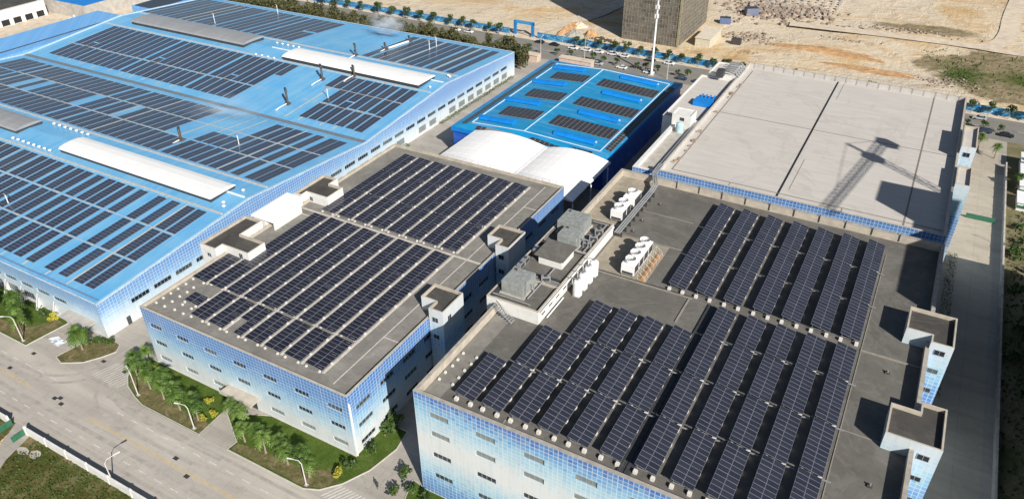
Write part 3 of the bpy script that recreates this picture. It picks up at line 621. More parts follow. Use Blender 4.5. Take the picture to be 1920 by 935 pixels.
def monitor(x0, x1, y0, y1, z, h, m, side):
    mb = MB(); n = 6; L = []
    for i in range(n+1):
        a = math.pi*i/n; L.append((y0+(y1-y0)*(1-math.cos(a))/2, z+h*(.35+.65*math.sin(a))))
    for i in range(n): mb.quad((x0,*L[i]),(x1,*L[i]),(x1,*L[i+1]),(x0,*L[i+1]))
    for X in (x0, x1): mb.poly([(X,*p) for p in L], 0)
    mb.quad((x0+.2,y0+.3,z-.6),(x1-.2,y0+.3,z-.6),(x1-.2,y0+.3,z+h*.35),(x0+.2,y0+.3,z+h*.35), 1); mb.quad((x0+.2,y1-.3,z-.6),(x1-.2,y1-.3,z-.6),(x1-.2,y1-.3,z+h*.35),(x0+.2,y1-.3,z+h*.35), 1)
    mb.quad((x0+.2,y0+.3,z-.6),(x0+.2,y1-.3,z-.6),(x0+.2,y1-.3,z+h*.35),(x0+.2,y0+.3,z+h*.35), 1); mb.quad((x1-.2,y0+.3,z-.6),(x1-.2,y1-.3,z-.6),(x1-.2,y1-.3,z+h*.35),(x1-.2,y0+.3,z+h*.35), 1)
    mb.build('ridge_monitor', [m, M['dark']], bA)
monitor(-217.5, -154.0, 112.0, 121.0, 13.0, 1.5, M['monitor'], 0); monitor(-217.0, -153.0, 204.8, 215.6, 12.8, 1.5, M['monitor'], 0)
monitor(-308.0, -240.5, 207.6, 219.5, 12.8, 1.6, M['monitorg'], 0); monitor(-318.0, -241.0, 113.5, 122.5, 13.0, 1.5, M['monitorg'], 0)
cnp = MB().box(-158.2,-148.6,68.2,70.98,3.4,3.7); cnp.build('entrance_canopy', M['conc'], bA)
pl = MB()
for i in range(9):
    x = -164 - i*6.35; pl.prism([(x,70.98),(x+.5,70.98),(x+.5,69.4),(x,69.4)], 0, .3); pl.quad((x,70.98,4.0),(x+.45,70.98,4.0),(x+.45,69.4,.3),(x,69.4,.3)); pl.quad((x,70.97,4.0),(x,70.97,.3),(x,69.4,.3),(x,69.4,.3))
pl.build('buttress', M['white'], bA)
MB().box(-146,-145.9,76.4,77.4,.03,2.2).build('door', M['glassdark'], bA)

# solar strips on A : one thing per strip, its panels joined on one mesh
SG = ['front', 'second', 'third', 'back']
slopes = [(71, 9.1, 118, 12.9), (118, 12.9, 166.5, 8.9), (166.5, 8.9, 213, 12.6), (213, 12.6, 261.5, 9.2)]
SCACHE = {}
def strip_mesh(L, ang_key, ca, sa, wd=3.3):
    key = (round(L, 1), ang_key)
    if key in SCACHE: return SCACHE[key]
    mb = MB(); n = max(1, int(round(L/1.0))); p = L/n
    def T(x, s, h): return (x, s*ca - h*sa, s*sa + h*ca)
    bx = [(0,0),(wd,0),(wd,L),(0,L)]
    for i in range(4):
        a, b = bx[i], bx[(i+1)%4]; mb.quad(T(*a,.02), T(*b,.02), T(*b,.14), T(*a,.14), 1)
    mb.quad(*[T(*q, .14) for q in bx], 1)
    for k in range(n):
        for c in (0, 1):
            x0, x1 = c*wd/2+.05, (c+1)*wd/2-.05; y0, y1 = k*p+.05, (k+1)*p-.05
            mb.quad(T(x0,y0,.155), T(x1,y0,.155), T(x1,y1,.155), T(x0,y1,.155), 0)
    SCACHE[key] = mb.mesh('solar_strip', [M['cellA'], M['alufA']]); return SCACHE[key]
M['alufA'] = plain('thin_panel_frame', (.20, .22, .26), .4, .2, var=.1)
skl = MB()
def strips(k, xs, segs_for, side):
    a, p, b, q = slopes[k]; L = math.hypot(b-a, q-p); ca, sa = (b-a)/L, (q-p)/L
    xs = sorted(xs, reverse=True)
    for i, x in enumerate(xs):
        lab = '%s dark solar strip from the right-hand end of the %s blue roof slope' % (nth(i+1), SG[k])
        if i == 0: lab = 'dark solar strip nearest the right-hand end of the %s blue roof slope' % SG[k]
        o = thing('solar_strip', lab, 'solar strip', (x, a, p), group='solar strips on the %s slope of the blue roof' % SG[k])
        for y0, y1 in segs_for(x):
            s0 = (y0-a)/ca
            inst('panel_run', strip_mesh((y1-y0)/ca, k, ca, sa), o, (0, s0*ca, s0*sa), kind='stuff')
def gen(x, xend, seed, gaps=((.5,.55,.9,.6,1.5,.6))):
    q = random.Random(seed); out = []
    while x > xend: out.append(x); x -= 3.3 + q.choice(gaps)
    return out
q1 = [-154.9, -158.9, -164.6, -169.9, -177.2, -182.2] + gen(-186.4, -252, 3)
def seg1(x):
    if x > -156 or True: return [(74.6, 85.4), (86.1, 97.1), (97.9, 108.4)]
strips(0, q1, seg1, 0)
def seg2(x):
    if -205 < x < -196: return [(127, 138)]
    if -196 <= x < -182: return [(127, 138), (139, 147)]
    if x <= -205 and hash(int(x)) % 7 == 0: return [(127,138.2),(151,162.8)]
    return [(127, 138.2), (139, 150.2), (151, 162.8)]
strips(1, [-153.9, -157.5] + gen(-163.0, -318, 5), seg2, 0)
def seg3(x):
    if x > -158: return [(171, 181.5), (182.3, 192.6), (193.4, 203)]
    if -187 < x < -181: return [(193.4, 203)]
    if -212 < x < -186: return [(193.4, 203)] if x < -209 else []
    if int(-x) % 5 == 0: return [(171.4, 186.5), (187.3, 203)]
    return [(171.4, 182.2), (183, 203)]
strips(2, [x for x in gen(-154.9, -318, 8) if not -208 < x < -187], seg3, 0)
def seg4(x):
    if -196 < x: return [(223.5, 258.2)]
    if x > -238: return [(223.5, 238), (240, 258)]
    return [(223.5, 258.2)]
strips(3, [x for x in gen(-154.2, -322, 11, (.5, .6, .9, 1.4)) if not -232 < x < -196], seg4, 0)
q = random.Random(31)
for k in range(4):
    a, p, b, qq = slopes[k]; L = math.hypot(b-a, qq-p)
    ylo, yhi = [(73,109),(127,164),(169,204),(222,260)][k]
    for i in range(20):
        x = -161.5 - i*7.6 - q.uniform(-2, 2)
        if k in (2,3) and -232 < x < -186: continue
        skl.quad((x,ylo,za(ylo)+.05),(x+.55,ylo,za(ylo)+.05),(x+.55,yhi,za(yhi)+.05),(x,yhi,za(yhi)+.05))
skl.build('skylight_strip', M['skylight'], bA)
# exhaust stacks, roof lamps and vents on A
def stack(x, y, h, label):
    z = za(y); o = thing('exhaust_stack', label, 'exhaust stack', (x, y, z), group='exhaust stacks on the blue roof')
    MB().tube([(0,0,0),(0,0,h*.82)], .36, 10).build('flue', M['rust'], o)
    MB().tube([(0,0,h*.8),(-.1,.1,h*.95),(-.6,.5,h*1.02),(-1.2,1.0,h*.98)], .42, 10).build('hood', M['dark'], o)
    MB().box(-.8,.8,-.7,.7,0,.7).tube([(-.3,.2,1.5),(-1.1,.8,1.8)], .36, 8).build('fan_base', M['rust'], o)
    MB().tube([(0,-.6,.5),(-.2,-4,.2-.0),(-.5,-5.5,-.25)], .18, 6).build('duct', M['white2'], o)
stack(-190.1, 197, 5.4, 'tall dark exhaust stack with elbow, farther of the pair on the bare blue strip')
stack(-188.2, 176.6, 5.4, 'tall dark exhaust stack with elbow, nearer of the pair on the bare blue strip')
stack(-194.8, 222.0, 4.4, 'sooty exhaust stack behind the white ridge of the far bay')
stack(-181.2, 204.2, 3.6, 'short exhaust stack in front of the white ridge of the far bay')
stack(-194, 136.4, 3.8, 'dark exhaust stack on the second slope behind the near white ridge')
stack(-190.5, 235.3, 2.4, 'stubby smoking vent at the near end of the white roof pipe')
stack(-190.0, 250.9, 2.0, 'stubby smoking vent at the far end of the white roof pipe')
wp = thing('roof_pipe', 'long white pipe lying on the bare far slope of the blue roof', 'pipe', (0,0,0))
MB().tube([(-190.3,237,za(237)+.5),(-189.8,249.5,za(249.5)+.5)], .4, 8).build('pipe', M['white2'], wp); MB().box(-190.6,-189.7,240,240.4,za(240),za(240)+.3).box(-190.5,-189.6,246,246.4,za(246),za(246)+.3).build('cradle', M['grey'], wp)
POLES = [(-175.9,244.9,4.0,'left of the two on the far right slope'),(-176.3,250.4,4.2,'right of the two on the far right slope'),(-277.2,226.6,4.5,'behind the grey ridge cover'),(-268.3,255.6,4.2,'near the far eave'),(-178.2,186,3.6,'between strips of the third slope'),(-176.9,143.5,3.2,'on the right of the second slope'),(-205,88,2.6,'on the front slope')]
for x, y, h, wh_ in POLES:
    o = thing('roof_pole', 'thin white roof pole, %s' % wh_, 'pole', (x, y, za(y)), group='thin poles on the blue roof')
    MB().tube([(0,0,0),(0,0,h)], .13, 6).build('post', M['white2'], o); MB().tube([(0,0,h),(-.5,.1,h+.15)], .16, 6).box(-.9,-.4,-.1,.3,h+.05,h+.25).build('head', M['grey'], o); MB().box(-.3,.3,-.3,.3,0,.25).build('base', M['grey'], o)
vm = thing('roof_vent', 'x', 'roof vent'); 
MB().tube([(0,0,0),(0,0,.5)], .35, 8).build('neck', M['grey'], vm); MB().tube([(0,0,.5),(0,0,.7),(0,0,1.05),(0,0,1.25)], [.45,.65,.6,.2], 10).build('turbine', M['white2'], vm)
VT = [(-238.5+2.6*i, 111.0, 'front row beside the near grey ridge cover') for i in range(8)] + [(-237+2.8*i, 123.6, 'back row beside the near grey ridge cover') for i in range(7)] + \
     [(-231.5+2.9*i, 217.4, 'row left of the far white ridge') for i in range(5)] + [(-230+3.2*i, 204.0+.0, 'row before the far white ridge') for i in range(4)] + [(-150.6, 113.2,'pair at the right end of the near white ridge'),(-149.2,112.0,'pair at the right end of the near white ridge'),(-150.6,120.2,'single one behind the right end of the near white ridge'),(-150.2,219.6,'pair beyond the far white ridge'),(-148.8,218.6,'pair beyond the far white ridge'),(-149.6,207,'single one before the right end of the far white ridge')]
cnt = {}
for i, (x, y, wh_) in enumerate(VT):
    cnt[wh_] = cnt.get(wh_, 0) + 1
    lab = ('%s small vent from the left, %s' % (nth(cnt[wh_]), wh_)) if 'single' not in wh_ else 'small round roof vent, %s' % wh_
    if i == 0: vm.location = (x, y, za(y)-.02); vm['label'] = lab; vm['group'] = 'round vents on the blue roof'; vm.scale = (.75,)*3
    else: tree_copy(vm, (x, y, za(y)-.02), rnd.random()*3, .75, label=lab, group='round vents on the blue roof')

# ------------------------------------------------------------------ solar rows on B and C
PCACHE = {}
def panel_mesh(wd, ln, ang, cell):
    key = (wd, ln, cell)
    if key not in PCACHE:
        mb = MB(); f = .026; t = .045
        mb.box(0, wd, 0, ln, -t, 0, 1)
        mb.quad((f,f,.006),(wd-f,f,.006),(wd-f,ln-f,.006),(f,ln-f,.006), 0)
        PCACHE[key] = mb.mesh('solar_panel', [M[cell], M['alu']])
    return PCACHE[key]
blk = MB().box(-.3,.3,-.3,.3,0,.55).mesh('ballast_block', M['block'])
blk2 = MB().box(-.19,.19,-.19,.19,0,.36).mesh('ballast_block', M['block'])
def solar_row(label, group, x, y0, segs, zr, tilt, lowgap, pw, cell, pitch=1.0, half_front=0, strips_=False, blocks=True, seggap=.35):
    """rows run along +y; the high edge is at x, the low edge on +x"""
    o = thing('solar_row', label, 'solar row', (x, y0, zr), group=group)
    ca, sa = math.cos(tilt), math.sin(tilt); zhi = lowgap + (2*pw+.03)*sa; me = panel_mesh(pw, pitch-.012, tilt, cell)
    y = 0.0; W = (2*pw+.03)*ca; rails = MB(); q = random.Random(int(x*10+y0))
    for si, n in enumerate(segs):
        dz = q.uniform(-.04, .04)
        for k in range(n):
            for c in (0, 1):
                if half_front and si == 0 and k < half_front and c == 0: continue
                s = c*(pw+.03)
                inst('solar_panel', me, o, (s*ca, y + k*pitch, zhi - s*sa + dz), (q.uniform(-.006,.006), tilt+q.uniform(-.008,.008), 0))
        y1 = y + n*pitch
        for s in (.35, pw-.3, pw+.35, 2*pw-.3):
            rails.box(s*ca-.03, s*ca+.03, y, y1, zhi-s*sa-.14+dz, zhi-s*sa-.055+dz)
        m = max(2, int(round(n/3.6))+1)
        for i in range(m):
            yy = y + .45 + (y1-y-.9)*i/(m-1)
            for s in (.35, 2*pw-.35): rails.box(s*ca-.04, s*ca+.04, yy-.04, yy+.04, .3, zhi-s*sa-.14+dz)
            rails.tube([(.35*ca, yy, .45), ((2*pw-.35)*ca, yy, .42)], .04, 4)
        if blocks:
            for s in (.35, 2*pw-.35):
                inst('ballast_block', blk2 if strips_ else blk, o, (s*ca, y-.28 if si == 0 else y+.3, 0))
                for i in range(1, m) if not strips_ else (): inst('ballast_block', blk, o, (s*ca, y + .45 + (y1-y-.9)*i/(m-1), 0))
        if si < len(segs)-1 and not strips_: rails.box(W-.1, W+1.2, y1+seggap*.2, y1+seggap*.8, .45, .6)
        y = y1 + seggap
    rails.build('support_frame', M['grey'], o)
    if strips_:
        MB().box(W+.12, W+.62, -.2, y, 0, .22).build('footing_strip', M['strip'], o)
        for i in range(int(y/5)): inst('ballast_block', blk2, o, (W+.37, 2.4+5*i+q.uniform(-.2,.2), .2))
    return o
S_ = 1.008
# C, lower block: eleven rows
Cx = [-53.0, -48.0, -42.85, -37.8, -32.7, -27.3, -21.8, -16.25, -11.0, -5.75, -.6]
Cseg = [[11], [11, 11], [11]*3, [11]*3, [11]*3, [11]*3, [11,11,11,9], [11,11,11,9], [11,11,11,9], [11,11,11,9], [11,11,11,9]]
Clab = ['shortest tilted solar row, single table at the left of the dark right-hand roof', 'two-table solar row, second from the left at the front of the dark roof', 'three-table solar row, third from the left at the front of the dark roof', 'fourth solar row from the left at the front of the dark roof', 'middle one of the five solar rows left of the roof joint, counted from the joint second', 'solar row just left of the dark roof joint', 'solar row just right of the dark roof joint', 'second solar row right of the dark roof joint', 'third solar row right of the dark roof joint', 'second solar row from the right edge in the front block', 'outermost right solar row of the front block beside the bare roof']
for i, x in enumerate(Cx):
    solar_row(Clab[i] if i != 4 else 'fifth solar row from the left at the front of the dark roof', 'front block of steep solar rows on the dark roof', x*.998, 74.3, Cseg[i], 22.3, R(12.5), .80, 1.72, 'cellC', 1.0)
Clab2 = ['leftmost back solar row beside the bare dark roof', 'second back solar row from the left on the dark roof', 'third back solar row from the left on the dark roof', 'middle one of the seven back solar rows on the dark roof', 'third back solar row from the right on the dark roof', 'second back solar row from the right on the dark roof', 'rightmost back solar row on the dark roof']
for i in range(7):
    solar_row(Clab2[i], 'back block of steep solar rows on the dark roof', Cx[4+i]*.998+.02, 120.0, [12, 12, 11], 22.3, R(12.5), .80, 1.72, 'cellC', 1.0, seggap=.2)
# B, front block: nine rows
Bx = [-128.2, -123.1, -118.0, -112.95, -107.9, -102.75, -97.5, -92.3, -87.0]
By = [84, 77.3, 74.5, 74.5, 74.5, 74.5, 74.5, 74.5, 74.5]
Bseg = [[11], [3, 34], [9, 34], [9, 34], [9, 34], [9, 34], [9, 34], [9, 34], [9, 34]]
Blab = ['short solar row along the left parapet of the centre roof', 'solar row with a small detached piece, second from the left on the centre roof', 'third solar row from the left in the front block of the centre roof', 'fourth solar row from the left in the front block of the centre roof', 'solar row with a half-width front end on the centre roof', 'sixth solar row from the left in the front block of the centre roof', 'third solar row from the right in the front block of the centre roof', 'second solar row from the right in the front block of the centre roof', 'rightmost solar row in the front block of the centre roof']
for i in range(9):
    solar_row(Blab[i], 'front block of flat solar rows on the centre roof', Bx[i], By[i], Bseg[i], 14.6, R(4.0), .36, 1.98, 'cellB', 1.0, half_front=4 if i == 4 else 0, strips_=True, seggap=3.6 if i == 1 else .6)
Blab2 = ['leftmost back solar row on the centre roof beside the far stair room', 'second back solar row from the left on the centre roof', 'third back solar row from the left on the centre roof', 'fourth back solar row from the left on the centre roof', 'fourth back solar row from the right on the centre roof', 'third back solar row from the right on the centre roof', 'second back solar row from the right on the centre roof', 'rightmost back solar row on the centre roof']
for i in range(8):
    solar_row(Blab2[i], 'back block of flat solar rows on the centre roof', -122.8+5.13*i, 120.2, [12, 12, 11], 14.6, R(4.0), .36, 1.98, 'cellB', 1.0, strips_=True, seggap=.2)
# loose ballast blocks at the front left corners of both roofs
for (gx, gy, nx_, ny_, z, wh_) in ((-127.8, 74.0, 2, 5, 14.6, 'centre roof corner'), (-122.4, 74.2, 2, 2, 14.6, 'centre roof behind'), (-57.6, 76.6, 2, 5, 22.3, 'dark roof corner')):
    side_ = ['left', 'right']
    for i in range(nx_):
        for j in range(ny_):
            inst('concrete_block', blk2, None, (gx + i*2.6 + rnd.uniform(-.1,.1), gy + j*1.9 + rnd.uniform(-.1,.1), z), label='loose white concrete block, %s from the front in the %s column, %s' % (nth(j+1), side_[i], wh_), category='concrete block', group='loose concrete blocks on the roof corners')

# ------------------------------------------------------------------ plant on the C roof and annexe
def chiller(label, x0, x1, y0, y1, z, h, nf):
    o = thing('chiller_unit', label, 'air-conditioning unit', (x0, y0, z), group='rooftop chillers on the dark roof')
    W, L = x1-x0, y1-y0
    lg = MB()
    for a in (.1, W-.25):
        for i in range(nf+1): lg.box(a, a+.15, .1+(L-.35)*i/nf, .25+(L-.35)*i/nf, 0, .62)
    lg.build('leg', M['grey'], o)
    b = MB().box(0, W, 0, L, .6, h); b.build('casing', M['white2'], o)
    g = MB()
    for i in range(nf):
        a, e = .25+(L/nf)*i, -.25+(L/nf)*(i+1); g.box(W, W+.04, a, e, .9, h-.3); g.box(-.04, 0, a, e, .9, h-.3)
    g.box(.25, W-.25, -.04, 0, .7, 1.25); g.build('coil_grille', M['dark'], o)
    for i in range(nf):
        cy = L/nf*(i+.5); f = MB().tube([(W/2,cy,h),(W/2,cy,h+.85)], W*.40, 16, cap=False).tube([(W/2,cy,h+.1),(W/2,cy,h+.85)], W*.37, 16, cap=False)
        fo = f.build('fan_cowl', M['white2'], o)
        k = MB()
        for j in range(5):
            an = j*2*math.pi/5; c, s = math.cos(an), math.sin(an); rr_ = W*.31
            k.quad((W/2+.08*c-.1*s, cy+.08*s+.1*c, h+.3), (W/2+rr_*c-.22*s, cy+rr_*s+.22*c, h+.36), (W/2+rr_*c+.22*s, cy+rr_*s-.22*c, h+.28), (W/2+.08*c+.1*s, cy+.08*s-.1*c, h+.3))
        k.tube([(W/2,cy,h+.2),(W/2,cy,h+.45)], .14, 8); k.build('fan', M['grey'], fo)
    return o
chiller('near white chiller with four fan cowls beside the white tanks', -42.6, -39.8, 119.8, 130.4, 22.3, 2.9, 4)
chiller('far white chiller with two fan cowls beside the pipe rack', -52.8, -50.0, 138.4, 143.6, 22.3, 2.9, 2)
chiller('far white chiller with one fan cowl near the back wall', -52.6, -49.8, 145.2, 149.6, 22.3, 3.0, 1)
fr = thing('chiller_rack', 'rust-stained steel frame along the near chiller', 'frame'); f = MB()
for i in range(7):
    y = 119.8+i*1.75; f.bar((-39.0,y,22.3),(-39.0,y,24.4),.1); f.bar((-37.6,y,22.3),(-37.6,y,23.2),.1); f.bar((-39.0,y,24.4),(-37.6,y,23.2),.08)
f.bar((-39,119.8,24.4),(-39,130.3,24.4),.1); f.bar((-37.6,119.8,23.2),(-37.6,130.3,23.2),.1); f.build('frame', M['conc'], fr); MB().box(-38.9,-37.5,119.6,130.6,22.308,22.38).build('tray', M['mound'], fr)
for i in range(4):
    o = thing('storage_tank', '%s upright white tank along the annexe wall' % ['nearest', 'second nearest', 'third nearest', 'farthest'][i], 'tank', (-47.3, 109.3+2.55*i, 22.3), group='row of white tanks beside the annexe')
    MB().tube([(0,0,.35),(0,0,3.3),(0,0,3.6),(0,0,3.72)], [.92,.92,.7,.1], 18).build('shell', M['white2'], o); MB().box(-.7,.7,-.7,.7,0,.36).build('base', M['conc'], o); MB().tube([(0,0,3.7),(0,0,4.05)], .2, 8).tube([(0,0,3.95),(-1.6,0,3.9)], .09, 6).build('pipe', M['grey'], o)
def panel_tank(label, x0, x1, y0, y1, z, h):
    o = thing('water_tank', label, 'water tank', (x0, y0, z), group='grey panel water tanks on the annexe')
    W, L = x1-x0, y1-y0; b = MB(); nx_, ny_, nz_ = max(2,round(W)), max(2,round(L)), max(2,round(h))
    b.box(.04, W-.04, .04, L-.04, .3, h-.03, 0); 
    for i in range(nx_):
        for j in range(ny_): b.box(i*W/nx_+.05, (i+1)*W/nx_-.05, j*L/ny_+.05, (j+1)*L/ny_-.05, h-.03, h+.05, 0, False)
    for k in range(nz_):
        a, e = .3+(h-.3)*k/nz_+.05, .3+(h-.3)*(k+1)/nz_-.05
        for i in range(nx_): b.box(i*W/nx_+.05, (i+1)*W/nx_-.05, 0, .05, a, e, 0)
        for j in range(ny_): b.box(W-.05, W, j*L/ny_+.05, (j+1)*L/ny_-.05, a, e, 0)
    b.build('panel_shell', M['tankp'], o); MB().box(-.3, W+.3, -.3, L+.3, 0, .3).build('plinth', M['conc'], o); MB().tube([(.8,L-.8,h),(.8,L-.8,h+.2)], .3, 10).build('hatch', M['dark'], o)
    ld = MB().bar((W+.1,.5,0),(W+.1,.5,h+.5),.07).bar((W+.1,1.0,0),(W+.1,1.0,h+.5),.07)
    for k in range(7): ld.bar((W+.1,.5,.3+k*.4),(W+.1,1.0,.3+k*.4),.05)
    ld.build('ladder', M['grey'], o)
def condenser(label, x, y, z, rz=0, s=1.0):
    o = thing('condenser_unit', label, 'air-conditioning unit', (x, y, z), rz, 'small condenser units on the plant annexe'); o.scale = (s,)*3
    MB().box(-.9,.9,-.45,.45,.15,1.35).build('casing', M['grey'], o); MB().tube([(0,0,1.35),(0,0,1.42)], .36, 10).box(-.7,.7,-.48,-.45,.35,1.15).build('grille', M['dark'], o); MB().box(-.8,-.6,-.4,.4,0,.15).box(.6,.8,-.4,.4,0,.15).build('foot', M['grey'], o)
for i, (x, y, w_) in enumerate([(-59.9,109.4,'beside the shed, nearest'),(-59.9,111.4,'beside the shed, second'),(-59.6,115.6,'on the left edge behind the shed'),(-51.4,122.6,'right of the small tank'),(-51.2,125.4,'right of the two tanks'),(-51.3,128.4,'right of the large tank'),(-53.4,107.6,'before the shed front')]): condenser('small pale condenser unit on the plant annexe, %s' % w_, x, y, 24.6, math.pi/2 if i < 3 else .1*i)
cp_ = thing('annexe_pipework', 'tangle of grey pipes and cable trays across the plant annexe roof', 'pipes'); pbm = MB(); tb = Pieces()
for k, (a, b) in enumerate([((-59,107.2),(-50.4,107.2)),((-59,107.7),(-50.4,107.7)),((-53.6,100.5),(-53.6,111.8)),((-60.2,119.9),(-60.2,131.6)),((-51.0,119.4),(-51.0,132)),((-60.3,119.2),(-50.4,119.2)),((-54,131.6),(-50.4,131.6)),((-60,98.6),(-52,98.6))]): pbm.tube([(a[0],a[1],24.95+.07*k),(b[0],b[1],24.95+.07*k)], .11+.03*(k%3), 6)
pbm.tube([(-54.6,103,26.6),(-53.6,103,26.6),(-53.6,103,25)], .12, 6).tube([(-52.8,122,26.8),(-51,122,26.8),(-51,122,25.2)], .12, 6)
for y in (108.6, 119.6): tb.box(-60.3,-50.3,y,y+.5,24.75,24.85)
tb.box(-52.6,-52.2,120,132,24.75,24.86); pbm.build('pipe', M['grey'], cp_); tb.build('cable_tray', M['dark'], cp_)
dk = thing('roof_duct', 'dark square duct bending along the left edge of the plant annexe', 'duct'); MB().box(-60.4,-59.7,98.2,106.2,24.62,25.2).box(-59.69,-58.7,105.7,106.2,24.62,25.18).build('duct', M['dark'], dk)
MB().box(-60.45,-50.12,106.35,106.6,24.61,25.15).box(-60.45,-50.12,119.7,119.95,24.61,25.15).build('partition_wall', M['beige'], an)
panel_tank('larger grey panel water tank at the far end of the annexe', -59.6, -54.0, 125.0, 130.6, 24.6, 2.9)
panel_tank('smaller grey panel water tank in front of the larger one', -57.2, -52.8, 120.2, 124.2, 24.6, 2.9)
panel_tank('single grey panel water tank at the near end of the annexe', -59.2, -54.5, 100.4, 105.6, 24.6, 2.9)
pr = thing('pipe_rack', 'pair of pale pipes on low stands running to the back wall of the dark roof', 'pipes'); pb = MB(); sb = MB()
for k in range(3):
    pb.tube([(-49.2+k*.5,132.5,23.6),(-49.2+k*.5,153.6,23.6),(-49.2+k*.5,156.2,24.2),(-51.0+k*.5,160,25.0),(-51.4+k*.5,166,24.6)], .19, 8)
for i in range(9): sb.box(-49.6,-47.7,133+i*2.5,133.2+i*2.5,22.3,23.4)
pb.build('pipe', M['grey'], pr); sb.build('stand', M['dark'], pr)
pw_ = thing('annexe_pipe', 'white pipe running along the right wall of the annexe', 'pipes'); MB().tube([(-49.4,98,25.0),(-49.4,132,25.0)], .2, 8).tube([(-49.2,100,22.6),(-49.2,107,22.6)], .14, 6).build('pipe', M['white2'], pw_); MB().box(-49.79,-49.3,103,103.2,24.7,24.85).box(-49.79,-49.3,112,112.2,24.7,24.85).box(-49.79,-49.3,122,122.2,24.7,24.85).build('bracket', M['grey'], pw_)
tk = thing('storage_tank', 'pale blue round tank beside the roof hut on the low wing', 'tank', (-54.6, 191.4, 22.2)); MB().tube([(0,0,.2),(0,0,2.6),(0,0,3.0)], [1.1,1.1,.4], 16).build('shell', plain('pale_blue_plastic', (.42, .58, .62), .5), tk); MB().box(-1.2,1.2,-1.2,1.2,0,.2).build('base', M['conc'], tk)
bu = thing('roof_unit', 'vivid blue box unit with four blue pipes on the white wing', 'roof unit', (-57.2, 211.0, 22.5)); MB().box(0,5.2,0,3.9,.1,1.5).build('casing', M['blueE2'], bu); MB().box(.3,4.9,4.0,5.0,.1,.9).build('white_side', M['white2'], bu)
pm_ = MB()
for k in range(4): pm_.tube([(.7+k*1.2,5.1,.6),(.7+k*1.2,8.4,.6)], .3, 8)
pm_.build('pipe', M['blueE2'], bu); MB().box(.2,5.0,5.2,6.2,.05,.5).build('manifold', M['blueE3'], bu)
pp_ = thing('roof_machinery', 'dark pipe frames and duct at the far left corner of the pale roof', 'machinery', (-55.5, 240, 23.8)); mm_ = MB()
for k in range(5): mm_.tube([(0,k*2-3,1.6),(3.6,k*2-3.6,1.9),(5.2,k*2-4,.3)], .28, 6)
mm_.build('pipe', M['grey'], pp_); MB().box(-1.6,.6,-6.5,-3.8,.05,2.2).build('fan_box', M['dark'], pp_)
gr = thing('steel_tank', 'dark grey tank in the shaded alley between office and blue hall', 'tank', (-66.5, 152, 0)); MB().tube([(0,0,.2),(0,0,9),(0,0,9.8)], [2.2,2.2,.6], 18).build('shell', M['grey'], gr); MB().box(-2.4,2.4,-2.4,2.4,0,.2).build('base', M['conc'], gr)

# ------------------------------------------------------------------ E: strong blue hall and its white canopy
bE = thing('blue_hall', 'strong blue hall with rows of raised blue skylights behind the white canopy', 'building')
ex0, ex1, ey0, ey1 = -128.2, -74.7, 187.6, 258.6
e = MB().prism(rect(ex0+.4, ex1-.4, ey0+.4, ey1-.4), 0, 9.98, 0, top=False); e.build('wall', M['blueE3'], bE)
ix0, ix1, iy0, iy1, xr = -122.6, -77.9, 191.4, 253.2, -103.6
def ze(x): return 10.9 + 1.0*(1-abs(x-xr)/(xr-ix0 if x < xr else ix1-xr))
rf = MB(); rf.quad((ix0,iy0,10.9),(xr,iy0,11.9),(xr,iy1,11.9),(ix0,iy1,10.9)); rf.quad((xr,iy0,11.9),(ix1,iy0,10.9),(ix1,iy1,10.9),(xr,iy1,11.9))
rf.quad((ex0,ey0,10),(ix0,iy0,10.9),(ix0,iy1,10.9),(ex0,ey1,10)); rf.quad((ex1,ey0,10),(ix1,iy0,10.9),(ix1,iy1,10.9),(ex1,ey1,10))
rf.poly([(ex0,ey0,10),(ex1,ey0,10),(ix1,iy0,10.9),(xr,iy0,11.9),(ix0,iy0,10.9)]); rf.poly([(ex0,ey1,10),(ex1,ey1,10),(ix1,iy1,10.9),(xr,iy1,11.9),(ix0,iy1,10.9)])
rf.build('roof', M['blueE'], bE)
fs = MB().box(ex0-.1,ex1+.1,ey0-.1,ey0,8.6,10.05).box(ex0-.1,ex0,ey0,ey1,8.6,10.05).box(ex1,ex1+.1,ey0,ey1,8.6,10.05).box(ex0-.1,ex1+.1,ey1,ey1+.1,8.6,10.05); fs.build('fascia', M['blueE2'], bE)
tr = MB(); t_ = .2
tr.tube([(ix0,iy0,11.05),(xr,iy0,12.05),(ix1,iy0,11.05)], t_, 4).tube([(ix0,iy0,11.05),(ix0,iy1,11.05)], t_, 4).tube([(ix1,iy0,11.05),(ix1,iy1,11.05)], t_, 4).tube([(xr,iy0,12.05),(xr,iy1,12.05)], t_, 4).tube([(ix0,iy1,11.05),(xr,iy1,12.05),(ix1,iy1,11.05)], t_, 4)
tr.build('roof_flashing', plain('pale_flashing', (.42, .55, .66), .5), bE)
